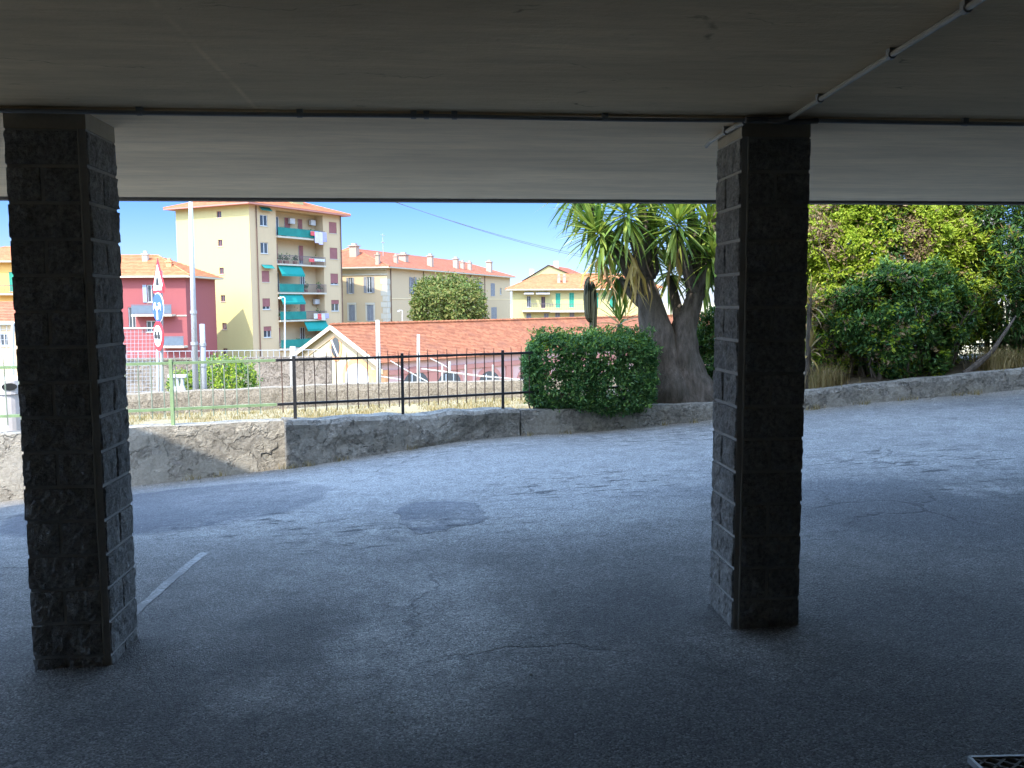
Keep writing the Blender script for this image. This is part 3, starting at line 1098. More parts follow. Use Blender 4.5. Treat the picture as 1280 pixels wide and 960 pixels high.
def plen(pts):
    return sum(math.hypot(b[0] - a[0], b[1] - a[1]) for a, b in zip(pts[:-1], pts[1:]))


def iron_fence(label, pts, zt, zb, zpost, posts, m_main, m_pick, spacing, group=None, tip=0.09, bar_r=0.0075):
    L = plen(pts)
    x, y = pts[0]
    t = thing('iron_fence', label, 'fence', (x, y, zpost), 0, group)
    npt = max(2, int(L / 0.6))
    for z in (zt, zb):
        mb = MB()
        for i in range(npt):
            a, b = path_at(pts, L * i / npt), path_at(pts, L * (i + 1) / npt)
            mb.bar((*a, z), (*b, z), 0.026, 0.034)
        mb.build('rail', m_main, t)
    for s in posts:
        mb = MB()
        a = path_at(pts, s)
        mb.bar((*a, zpost - 0.1), (*a, zt + 0.05), 0.04, 0.04, (0, 1, 0))
        mb.build('post', m_main, t)
    k = int(L / spacing)
    for i in range(k):
        s = (i + 0.5) * spacing
        if any(abs(s - q) < 0.04 for q in posts):
            continue
        mb = MB()
        a = path_at(pts, s)
        lean = random.gauss(0, 0.008)
        mb.tube([(a[0], a[1], zb - 0.11), (a[0] + lean * 0.5, a[1], zt), (a[0] + lean, a[1], zt + tip * random.uniform(0.85, 1.1))], [bar_r, bar_r, bar_r * 0.4], 5)
        mb.build('picket', m_pick, t)
    return t


def fpt(px, d):
    p = at(px, 480, d)
    return (p.x, p.y)


zt_b, zb_b = at(368, 449.7, 11.54).z, at(368, 504.5, 11.54).z
f1 = [fpt(-250, 9.9), fpt(0, 10.35), fpt(172, 10.85), fpt(345, 11.45)]
sg = [plen([f1[0], f1[1], f1[2], fpt(214, 10.94)]), 0.05, plen(f1[:2]) - 0.6]
iron_fence('faded green iron fence with thin pickets on the beige wall', f1, zt_b, zb_b, at(214, 529, 10.98).z, sg, M['green_metal'], M['green_picket'], 0.145)
f2 = [fpt(346, 11.45), fpt(500, 12.05), fpt(650, 12.8), fpt(780, 13.6), fpt(905, 14.6)]
ps = [plen([f2[0], fpt(368, 11.54)]), plen([f2[0], fpt(503, 12.07)]), plen([f2[0], f2[1], fpt(628, 12.7)]), plen(f2[:4]), plen(f2) - 0.05]
iron_fence('black iron railing with rusty pickets on the dark weathered wall', f2, zt_b, zb_b, 0.16, ps, M['black_metal'], M['rusty'], 0.142)
f3 = [fpt(990, 15.9), fpt(1150, 16.2), fpt(1330, 16.5)]
zf3 = at(1060, 432, 15.9).z
iron_fence('black iron fence half hidden behind the big round bush', f3, zf3, zf3 - 0.5, zf3 - 0.85, [0.05, 1.9, 3.9], M['black_metal'], M['black_metal'], 0.142)


# ---------------------------------------------------------------- foliage
def leaf_cloud(P, Nn, size, per, ratio=0.4, jitter=0.5, mi=None, fold=0.25):
    """clusters of single leaves at points P that open along normals Nn; returns verts (n,4,3) and material index"""
    n = len(P)
    P = np.repeat(P, per, 0)
    Nn = np.repeat(Nn, per, 0)
    m = len(P)
    az = rng.uniform(0, 2 * np.pi, m)
    Nn = Nn + rng.normal(0, 0.25, (m, 3))
    Nn /= np.linalg.norm(Nn, axis=1, keepdims=True) + 1e-9
    ref = np.where(np.abs(Nn[:, 2:3]) < 0.9, np.array([[0, 0, 1.0]]), np.array([[1.0, 0, 0]]))
    t1 = np.cross(Nn, ref)
    t1 /= np.linalg.norm(t1, axis=1, keepdims=True) + 1e-9
    t2 = np.cross(Nn, t1)
    rad = t1 * np.cos(az)[:, None] + t2 * np.sin(az)[:, None]
    el = rng.uniform(0.0, 1.0, m)[:, None]
    d = rad * (1 - 0.55 * el) + Nn * (0.15 + 0.75 * el)
    d /= np.linalg.norm(d, axis=1, keepdims=True)
    s = np.cross(d, Nn)
    s /= np.linalg.norm(s, axis=1, keepdims=True) + 1e-9
    nl = np.cross(s, d)
    L = (size * rng.uniform(0.6, 1.25, m))[:, None]
    base = P + rng.normal(0, size * jitter, (m, 3))
    wv = L * ratio
    mid = base + d * L * 0.5
    a = base
    b = mid + s * wv * 0.5 + nl * wv * fold
    c = base + d * L - nl * L * 0.08
    e = mid - s * wv * 0.5 + nl * wv * fold
    V = np.stack([a, b, c, e], 1)
    mi2 = np.repeat(mi, per) if mi is not None else np.zeros(m, int)
    return V, mi2


def quads_obj(name, V, mi, mats, parent, extra=None):
    me = bpy.data.meshes.new(name)
    inv = np.array(chain_matrix(parent).inverted())
    n = len(V)
    W = V.reshape(-1, 3) @ inv[:3, :3].T + inv[:3, 3]
    idx = np.arange(n) * 4
    F_ = np.concatenate([np.stack([idx, idx + 1, idx + 2], 1), np.stack([idx, idx + 2, idx + 3], 1)], 1).reshape(-1, 3)
    me.from_pydata(W.tolist(), [], F_.tolist())
    for q in mats:
        me.materials.append(q)
    me.polygons.foreach_set('material_index', np.repeat(mi, 2).astype(int).tolist())
    o = bpy.data.objects.new(name, me)
    o.parent = parent
    COL.objects.link(o)
    return o


def nz(P, s, off=0.0):
    return np.array([noise.noise((p[0] * s + off, p[1] * s, p[2] * s)) for p in P])


def twigs(mb, root, n, h, spread, r, seed=0, bend=0.3):
    rd = random.Random(seed)
    for _ in range(n):
        a = rd.uniform(0, 2 * math.pi)
        p = Vector(root) + Vector((rd.gauss(0, spread * .12), rd.gauss(0, spread * .12), -0.05))
        d = Vector((math.cos(a) * spread, math.sin(a) * spread, h)) * rd.uniform(0.5, 0.95)
        pts = [p]
        for k in range(1, 6):
            pts.append(p + d * (k / 5) + Vector((rd.gauss(0, .05), rd.gauss(0, .05), 0)) * bend * 2 + Vector((0, 0, 0.12 * h * math.sin(k / 5 * math.pi))))
        mb.tube(pts, [r, r * .85, r * .7, r * .5, r * .35, r * .15], 5, cap=False)
        for k in (2, 3, 4):
            for _ in range(2):
                q = pts[k] + Vector((rd.gauss(0, 1), rd.gauss(0, 1), rd.uniform(0, 1))).normalized() * spread * 0.4
                mb.tube([pts[k], pts[k].lerp(q, .5) + Vector((0, 0, .03)), q], [r * .45, r * .3, r * .1], 4, cap=False)


# clipped box hedge beside the yucca
hc = at(737, 514, 13.25)
hz = hc.z
th = thing('hedge_shrub', 'dark green clipped box-shaped shrub in front of the yucca trunk', 'shrub', (hc.x, hc.y, hz))
HW, HD, HH = 0.955, 0.42, 1.13


def superbox(n, hw, hd, hh, e=5.0):
    d = rng.normal(0, 1, (n, 3))
    d /= np.linalg.norm(d, axis=1, keepdims=True)
    k = (np.abs(d) ** e).sum(1) ** (1 / e)
    P = d / k[:, None]
    Nn = np.sign(P) * np.abs(P) ** (e - 1)
    Nn /= np.linalg.norm(Nn, axis=1, keepdims=True)
    return P, Nn


P, Nn = superbox(8200, 1, 1, 1)
keep = Nn[:, 1] < 0.75
P, Nn = P[keep], Nn[keep]
sh = 1 - np.abs(rng.normal(0, 0.10, len(P)))
Q = P * sh[:, None] * np.array([HW, HD, HH / 2]) + np.array([hc.x, hc.y, hz + HH / 2])
Q += Nn * (0.09 * nz(Q, 3.0)[:, None] + 0.05 * nz(Q, 8.0)[:, None])
bare = nz(Q, 3.2, 7) 
lowc = (Q[:, 2] - hz) / HH
kp = ~((bare > 0.24) & (lowc > 0.22) & (lowc < 0.8) & (rng.uniform(0, 1, len(Q)) < 0.7))
kp &= ~((lowc < 0.12) & (np.abs(P[:, 0]) > 0.85))
Q, Nn, lowc = Q[kp], Nn[kp], lowc[kp]
young = ((Nn[:, 2] > 0.5) & (rng.uniform(0, 1, len(Q)) < 0.12)).astype(int)
V, mi = leaf_cloud(Q, Nn + np.array([0, 0, 0.35]), 0.062, 7, 0.42, 0.35, young)
quads_obj('foliage', V, mi, [M['leaf_hedge'], M['leaf_lime']], th)
# shoots on top
P2 = np.c_[rng.uniform(-0.95, 0.95, 260) * HW + hc.x, rng.uniform(-0.9, 0.9, 260) * HD + hc.y, hz + HH + rng.uniform(-0.03, 0.13, 260)]
P3 = np.c_[rng.uniform(-1.0, 1.0, 260) * HW + hc.x, np.full(260, hc.y - HD) - rng.uniform(-.02, .09, 260), hz + rng.uniform(0.1, 1.0, 260) * HH]
V, mi = leaf_cloud(P3, np.tile([0, -0.7, 0.7], (260, 1)), 0.07, 6, 0.4, 0.3)
quads_obj('stray_shoots', V, mi, [M['leaf_shrub']], th)
V, mi = leaf_cloud(P2, np.tile([0, 0, 1.0], (len(P2), 1)), 0.055, 6, 0.4, 0.3)
quads_obj('young_shoots', V, mi, [M['leaf_shrub']], th)
mb = MB()
for i in range(9):
    twigs(mb, (hc.x + (i - 4) * 0.21, hc.y + random.uniform(-.1, .1), hz), 7, 0.95, 0.28, 0.012, i)
mb.build('stems', M['twig'], th)


def big_bush(label, c, rx, ry, h, n, size, per, matlist, seed, low=0.03, name='round_bush', dry=0.0, mixer=None, stems=10, ratio=.42, egg=0.25, e=2.4, gaps=0.32, inner=0.0):
    t = thing(name, label, 'bush', c)
    P, Nn = superbox(n, 1, 1, 1, e)
    keep = Nn[:, 1] < 0.8
    P, Nn = P[keep], Nn[keep]
    sh = 1 - np.abs(rng.normal(0, 0.13, len(P)))
    Q = P * sh[:, None]
    Q = Q * np.array([rx, ry, h / 2 * (1 - low)]) + np.array([c[0], c[1], c[2] + h / 2 * (1 + low)])
    Q += Nn * (0.24 * nz(Q, 1.3, seed)[:, None] + 0.22 * nz(Q, 3.8, seed)[:, None])
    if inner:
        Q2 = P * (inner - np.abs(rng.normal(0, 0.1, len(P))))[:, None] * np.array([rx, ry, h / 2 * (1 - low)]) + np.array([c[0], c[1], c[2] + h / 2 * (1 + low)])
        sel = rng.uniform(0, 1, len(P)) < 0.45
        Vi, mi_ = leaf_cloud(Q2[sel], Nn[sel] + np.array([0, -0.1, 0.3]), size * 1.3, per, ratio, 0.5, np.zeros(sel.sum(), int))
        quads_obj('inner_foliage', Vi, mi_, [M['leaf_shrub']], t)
    g = nz(Q, 2.8, seed + 3)
    zz = (Q[:, 2] - c[2]) / h
    kp = ~((g > gaps - 0.22 * (zz < 0.35)) & (rng.uniform(0, 1, len(Q)) < 0.8))
    Q, Nn, zz = Q[kp], Nn[kp], zz[kp]
    mi = mixer(Q, zz) if mixer else np.zeros(len(Q), int)
    V, m2 = leaf_cloud(Q, Nn + np.array([0, -0.1, 0.3]), size, per, ratio, 0.4, mi)
    quads_obj('foliage', V, m2, matlist, t)
    mb = MB()
    for i in range(stems):
        twigs(mb, (c[0] + random.gauss(0, rx * .35), c[1] + random.gauss(0, ry * .3), c[2]), 5, h * 0.75, rx * 0.45, 0.022, seed * 10 + i)
    mb.build('stems', M['twig'], t)
    return t


# tall lime hedge-like bush at the right; its shaded half built in darker leaves
def lime_mix(Q, zz):
    d = nz(Q, 1.5, 21) + 0.5 * nz(Q, 4.0, 2)
    r_ = rng.uniform(0, 1, len(Q))
    mi = np.zeros(len(Q), int)
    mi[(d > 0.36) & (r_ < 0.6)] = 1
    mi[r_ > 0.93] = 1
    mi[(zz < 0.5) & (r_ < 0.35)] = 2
    return mi


cb = at(1112, 470, 15.1)
big_bush('tall lime green sunlit bush with dried brown patches behind its darker shaded half', (cb.x, cb.y, bed_z(cb.x) - .05), 1.72, 0.85, 3.35, 25000, 0.07, 7, [M['leaf_lime'], M['leaf_dry'], M['leaf_shrub']], 3, mixer=lime_mix, e=3.0, gaps=0.7, inner=0.8)
cb2 = at(1128, 478, 14.15)
big_bush('shaded front half of the lime green bush, built in darker leaves', (cb2.x, cb2.y, bed_z(cb2.x) - .05), 1.12, 0.55, 1.85, 7500, 0.082, 7, [M['leaf_shrub'], M['leaf_hedge'], M['leaf_dry'], M['leaf_lime']], 5,
         mixer=lambda Q, z: rng.choice([0, 1, 2, 3], len(Q), p=[0.58, 0.22, 0.08, 0.12]), stems=9, gaps=0.14, e=2.0)
cb3 = at(1040, 478, 14.5)
big_bush('straggly bush with dried and lime leaves right beside the right hand pillar', (cb3.x, cb3.y, bed_z(cb3.x) - .05), 0.5, 0.45, 1.7, 2600, 0.066, 7, [M['leaf_lime'], M['leaf_dry'], M['leaf_shrub']], 17,
         mixer=lambda Q, z: rng.choice([0, 1, 2], len(Q), p=[0.4, 0.35, 0.25]), stems=5, gaps=0.12, e=2.0)
co = at(1258, 470, 14.9)
to = big_bush('oleander with long leaves and pale flowers at the right edge', (co.x, co.y, bed_z(co.x)), 0.95, 0.8, 3.5, 6000, 0.13, 6, [M['leaf_ole'], M['leaf_lime'], M['leaf_dry']], 8,
              mixer=lambda Q, z: rng.choice([0, 1, 2], len(Q), p=[0.8, 0.14, 0.06]), ratio=0.2, name='oleander', gaps=0.3)
P = rng.normal(0, 1, (16, 3))
P /= np.linalg.norm(P, axis=1, keepdims=True)
P[:, 1] = -np.abs(P[:, 1])
P[:, 2] = np.abs(P[:, 2]) * 0.6
C0 = P * np.array([.9, .85, 1.6]) + np.array([co.x, co.y, bed_z(co.x) + 1.9])
FP = np.repeat(C0, 16, 0) + rng.normal(0, 0.05, (16 * 16, 3))
V, mi = leaf_cloud(FP, np.tile([0, -0.6, 0.6], (len(FP), 1)), 0.04, 5, 0.75, 0.3)
quads_obj('flowers', V, mi, [M['petal']], to)
# shrubs further right, out of the frame's edge, and between trunk and pillar
cs = at(905, 480, 14.6)
big_bush('shadowy shrub between the yucca trunk and the right hand pillar', (cs.x, cs.y, bed_z(cs.x) - .1), 0.62, 0.5, 1.35, 2600, 0.07, 7, [M['leaf_shrub'], M['leaf_hedge']], 12,
         mixer=lambda Q, z: rng.choice([0, 1], len(Q)), stems=5, low=0.0, gaps=0.5)
cs = at(1330, 470, 14.7)
big_bush('leafy oleander beyond the right edge of the bed', (cs.x, cs.y, bed_z(cs.x)), 0.8, 0.8, 3.1, 3500, 0.13, 6, [M['leaf_ole'], M['leaf_lime']], 14,
         mixer=lambda Q, z: rng.choice([0, 1], len(Q), p=[.8, .2]), ratio=.2, name='oleander', stems=5)
# leaning bare branch and dry tufts at the foot of the bushes
tb = []
for px, py, d in ((1235, 462, 14.0), (1252, 458, 13.95), (1268, 455, 14.1), (1243, 460, 14.3), (1030, 482, 13.85), (1022, 484, 13.8), (1040, 481, 14.0)):
    p = at(px, py, d)
    tb.append((p.x, p.y, bed_z(p.x) - 0.02))
tag(blades(tb, 0.36, 0.012, 150, 0.13, 0.9).build('dry_grass', M['drygrass']), 'dry grass tufts at the foot of the bushes on the right', 'grass', kind='stuff')
pb = at(1208, 468, 13.85)
tl = thing('dead_branch', 'dark bare branch leaning out of the bushes at right', 'branch', (pb.x, pb.y, pb.z))
mb = MB()
q = [at(1206, 468, 13.85), at(1222, 455, 13.85), at(1240, 440, 13.87), at(1258, 413, 13.9), at(1270, 395, 13.95)]
mb.tube(q, [0.06, 0.05, 0.035, 0.025, 0.012], 7, wob=.2)
mb.build('stem', M['bark'], tl)
# small yellowing rosette at the pillar's right side


def sword_leaves(mb, c, axis, n, length, width, droop, el0=-0.5, el1=1.45, rd=random):
    """rosette of long stiff leaves around an axis"""
    axis = Vector(axis).normalized()
    s = axis.cross(Vector((0.2, 0.9, 0.1))).normalized()
    t = axis.cross(s)
    for i in range(n):
        a = i * 2.39996 + rd.uniform(-.2, .2)
        f = (i + 0.5) / n
        el = el0 + (el1 - el0) * f ** 0.9 + rd.gauss(0, .08)
        d = ((s * math.cos(a) + t * math.sin(a)) * math.cos(el) + axis * math.sin(el)).normalized()
        L = length * rd.uniform(0.78, 1.1) * (0.75 + 0.25 * math.sin(math.pi * min(1, f + 0.15)))
        side = d.cross(Vector((0, 0, 1)))
        if side.length < .1:
            side = d.cross(Vector((1, 0, 0)))
        side.normalize()
        nn = side.cross(d)
        w_ = width * rd.uniform(.8, 1.15)
        dr = droop * (1 - f) ** 1.2 * rd.uniform(.5, 1.5) + 0.03
        p0 = Vector(c) + axis * (0.22 * (f - 0.5)) + d * 0.03
        row = []
        segs = 5
        pos, dd = p0, d.copy()
        for k in range(segs + 1):
            u = k / segs
            ww = w_ * (0.55 + 0.9 * u if u < 0.4 else 0.91 * (1 - ((u - 0.4) / 0.6) ** 1.7)) * 0.5
            row.append((pos - side * ww + nn * ww * .35, pos, pos + side * ww + nn * ww * .35))
            dd = (dd + Vector((0, 0, -1)) * dr * (0.25 + u) * 0.55).normalized()
            pos = pos + dd * (L / segs)
        vs = [q for r_ in row for q in r_]
        fs = []
        for k in range(segs):
            b = k * 3
            fs += [(b, b + 1, b + 4, b + 3), (b + 1, b + 2, b + 5, b + 4)]
        mb.add(vs, fs)


p = at(1012, 380, 13.9)
ty = thing('yucca_offshoot', 'small yellowing sword-leaved plant peeking out right of the right hand pillar', 'plant', (p.x, p.y, bed_z(p.x)))
mb = MB()
mb.tube([(p.x, p.y, bed_z(p.x) - .1), (p.x, p.y, p.z + .1)], [0.05, 0.035], 7)
mb.build('stem', M['bark'], ty)
mb = MB()
sword_leaves(mb, (p.x, p.y, p.z), (0.1, -0.1, 1), 26, 0.42, 0.045, 0.7)
sword_leaves(mb, (p.x + .02, p.y, p.z - 0.75), (0.1, -0.1, 1), 18, 0.42, 0.045, 0.8)
mb.build('leaves', M['yucca_dry'], ty)

# the big yucca
DY = 14.0
yb = at(850, 503, DY)
ty = thing('yucca_tree', 'massive forked yucca with swollen trunk and heads of long sword leaves', 'tree', (yb.x, yb.y, bed_z(yb.x) - .05))


def Y_(px, py, dd=0.0):
    return at(px, py, DY + dd)


mb = MB()


def smooth_path(keys, rads, n=22):
    keys = [Vector(k) for k in keys]
    o, rr = [], []
    m = len(keys) - 1
    for i in range(n + 1):
        t = i / n * m
        k = min(int(t), m - 1)
        f = t - k
        p0, p1, p2, p3 = keys[max(k - 1, 0)], keys[k], keys[k + 1], keys[min(k + 2, m)]
        o.append(0.5 * (2 * p1 + (p2 - p0) * f + (2 * p0 - 5 * p1 + 4 * p2 - p3) * f * f + (3 * p1 - p0 - 3 * p2 + p3) * f ** 3))
        rr.append(rads[k] + (rads[k + 1] - rads[k]) * f)
    return o, rr


def limb(keys, rads, n=20, seg=14, wob=0.16, seed=0):
    o, rr = smooth_path(keys, rads, n)
    mb.tube(o, rr, seg, wob=wob, seed=seed)


limb([Y_(838, 520), Y_(838, 490), Y_(832, 455), Y_(822, 415), Y_(815, 390), Y_(808, 350)], [0.58, 0.48, 0.33, 0.25, 0.21, 0.11], 26, 16, 0.22, 1)
limb([Y_(862, 520), Y_(860, 492), Y_(854, 455), Y_(853, 420), Y_(862, 392), Y_(872, 360)], [0.60, 0.45, 0.30, 0.22, 0.165, 0.10], 26, 16, 0.22, 4)
limb([Y_(872, 520, -.1), Y_(874, 500, -.05), Y_(862, 470), Y_(850, 440)], [0.36, 0.28, 0.2, 0.1], 12, 12, 0.2, 6)
limb([Y_(818, 520, -.1), Y_(818, 495), Y_(824, 465), Y_(826, 430)], [0.30, 0.24, 0.18, 0.1], 12, 12, 0.2, 8)
heads = [  # px, py, depth shift, axis, leaves, length, start of branch
    (748, 292, -0.25, (-0.75, -0.1, 0.6), 74, 0.80, (812, 370)),
    (783, 268, -0.45, (-0.25, -0.35, 1), 84, 0.82, (810, 350)),
    (812, 300, 0.35, (0.0, 0.3, 1), 70, 0.8, (812, 345)),
    (846, 280, -0.40, (0.1, -0.4, 1), 84, 0.82, (868, 365)),
    (885, 285, 0.05, (0.4, 0.0, 1), 74, 0.80, (872, 360)),
    (915, 262, 0.3, (0.5, 0.2, 1), 74, 0.80, (875, 350)),
    (838, 338, 0.45, (0.1, 0.4, 0.9), 60, 0.72, (850, 400)),
    (884, 345, 0.25, (0.7, -0.1, 0.5), 60, 0.70, (866, 380)),
    (768, 345, 0.50, (-0.7, 0.3, 0.4), 56, 0.66, (812, 385)),
    (722, 236, 0.2, (-0.4, 0.2, 1), 64, 0.78, (790, 330)),
    (800, 222, 0.1, (0.0, 0.0, 1), 74, 0.82, (808, 330)),
    (862, 226, 0.2, (0.2, 0.1, 1), 74, 0.82, (870, 340)),
    (906, 208, 0.0, (0.3, 0.0, 1), 70, 0.8, (878, 335)),
    (815, 262, 0.65, (0.0, 0.3, 1), 76, 0.82, (815, 340)),
    (870, 315, 0.75, (0.2, 0.3, 0.8), 70, 0.78, (866, 370)),
    (905, 318, 0.5, (0.6, 0.1, 0.7), 64, 0.72, (868, 375)),
    (892, 322, -0.2, (0.5, -0.3, 0.8), 60, 0.7, (868, 368)),
    (735, 268, 0.35, (-0.6, 0.3, 0.8), 60, 0.74, (806, 345)),
]
for px, py, dd, ax, nl, L, st in heads:
    h = Y_(px, py, dd)
    s0 = Y_(*st)
    k = [s0, s0.lerp(h, .4) + Vector((0, 0, -0.05)), h - Vector(ax).normalized() * 0.12]
    limb(k, [0.115, 0.085, 0.06], 8, 9, 0.15, px)
mb.build('trunk', M['bark'], ty, smooth=True)
rd = random.Random(3)
for px, py, dd, ax, nl, L, st in heads:
    h = Y_(px, py, dd)
    mb = MB()
    sword_leaves(mb, h, ax, int(nl * 1.25), L, 0.064, 0.36, -0.95, 1.45, rd)
    mb.build('leaf_head', M['yucca'], ty)
# hanging dead leaves under some heads
mb = MB()
for px, py, dd, n_, L in ((752, 322, -0.3, 12, 0.75), (790, 320, -.45, 12, .8), (846, 320, -.42, 5, 0.6), (770, 360, .4, 6, .5), (800, 345, -.25, 8, .7)):
    for i in range(n_):
        q = Y_(px + rd.gauss(0, 5), py + rd.gauss(0, 6), dd + rd.gauss(0, .06))
        d = Vector((rd.gauss(0, .22), rd.gauss(0, .22), -1)).normalized()
        s = d.cross(Vector((rd.gauss(0, 1), rd.gauss(0, 1), .1))).normalized() * 0.024
        l = L * rd.uniform(.6, 1.1)
        bnd = Vector((rd.gauss(0, .05), rd.gauss(0, .05), 0))
        a_, b_, c_2 = q, q + d * l * .5 + bnd, q + d * l
        mb.add([a_ - s * .6, a_ + s * .6, b_ + s, b_ - s, c_2], [(0, 1, 2, 3), (3, 2, 4)])
mb.build('dry_leaves', M['yucca_dry'], ty)
# low sword plants around the trunk
for px, py, dd, lab, n_ in ((775, 405, 0.7, 'young yucca rosette sprouting behind the clipped shrub', 40), (893, 425, 0.9, 'young yucca rosette right of the forked trunk', 34)):
    p = Y_(px, py, dd)
    t = thing('yucca_offshoot', lab, 'plant', (p.x, p.y, bed_z(p.x)))
    mb = MB()
    mb.tube([(p.x, p.y, bed_z(p.x) - .1), (p.x, p.y, p.z)], [0.06, 0.045], 7)
    mb.build('stem', M['bark'], t)
    mb = MB()
    sword_leaves(mb, p, (0, -.1, 1), n_, 0.6, 0.05, 0.45, -0.6, 1.4, rd)
    mb.build('leaves', M['yucca'], t)

# columnar cactus behind the hedge
pc = at(741, 430, 13.9)
tc_ = thing('column_cactus', 'dark column cactus rising behind the clipped shrub', 'cactus', (pc.x, pc.y, bed_z(pc.x)))


def ribbed(mb, pts, r, n=16):
    o, rr = smooth_path(pts, r, 14)
    b = len(mb.v)
    mb.tube(o, rr, n)
    for i in range(len(o)):
        for k in range(0, n, 2):
            v = Vector(mb.v[b + i * n + k])
            mb.v[b + i * n + k] = tuple(v.lerp(o[i], 0.22))


mb = MB()
ribbed(mb, [(pc.x, pc.y, bed_z(pc.x) - .1), at(741, 420, 13.9), at(742, 385, 13.9), at(741, 362, 13.9), at(740, 352, 13.9)], [0.055, 0.06, 0.065, 0.055, 0.02])
mb.build('column', M['cactus'], tc_)
mb = MB()
ribbed(mb, [at(740, 402, 13.9), at(735, 395, 13.85), at(733.5, 375, 13.85), at(734, 355, 13.85), at(736, 346, 13.85)], [0.04, 0.05, 0.055, 0.05, 0.015])
mb.build('arm', M['cactus'], tc_)


# ---------------------------------------------------------------- far trees and shrubs
def crown(label, name, c, rx, ry, rz, n, size, per, mats, seed, trunk_h, cat='tree', e=2.2):
    t = thing(name, label, cat, (c.x, c.y, c.z - rz - trunk_h))
    P, Nn = superbox(n, 1, 1, 1, e)
    Q = P * (1 - np.abs(rng.normal(0, .12, len(P))))[:, None] * np.array([rx, ry, rz]) + np.array(c)
    Q += Nn * (rx * .26 * nz(Q, 2.4 / rx, seed)[:, None] + rx * .16 * nz(Q, 6 / rx, seed)[:, None])
    kp = ~((nz(Q, 5 / rx, seed + 4) > .28) & (rng.uniform(0, 1, len(Q)) < .8))
    V, mi = leaf_cloud(Q[kp], Nn[kp] + np.array([0, 0, .3]), size, per, .5, .5, rng.integers(0, len(mats), kp.sum()))
    quads_obj('crown', V, mi, mats, t)
    mb = MB()
    b = Vector((c.x, c.y, c.z - rz - trunk_h))
    mb.tube([b, b + Vector((0.1, 0, trunk_h * .6)), Vector(c)], [rx * .07, rx * .055, rx * .03], 8)
    for i in range(8):
        a = i * .8
        mb.tube([Vector(c) - Vector((0, 0, rz * .8)), Vector(c) + Vector((math.cos(a) * rx * .7, math.sin(a) * ry * .7, rz * (.1 + .4 * (i % 3) / 3)))], [rx * .03, rx * .008], 5)
    mb.build('trunk', M['twig'], t)
    return t


ct = at(560, 385, 100)
crown('round leafy tree in front of the long tan building', 'broadleaf_tree', ct, 4.0, 4.0, 3.5, 2600, 0.42, 6, [M['leaf_far']], 31, 6)
ct = at(280, 473, 21)
crown('bright green bush behind the pebbly wall near the two poles', 'bush', ct, 0.72, 0.6, 0.45, 900, 0.075, 6, [M['leaf_shrub'], M['leaf_lime']], 37, 1.2, 'bush')
ct = at(228, 482, 20.5)
crown('small green bush behind the pebbly wall left of the poles', 'bush', ct, 0.28, 0.3, 0.3, 300, 0.07, 6, [M['leaf_shrub'], M['leaf_lime']], 39, 1.2, 'bush')


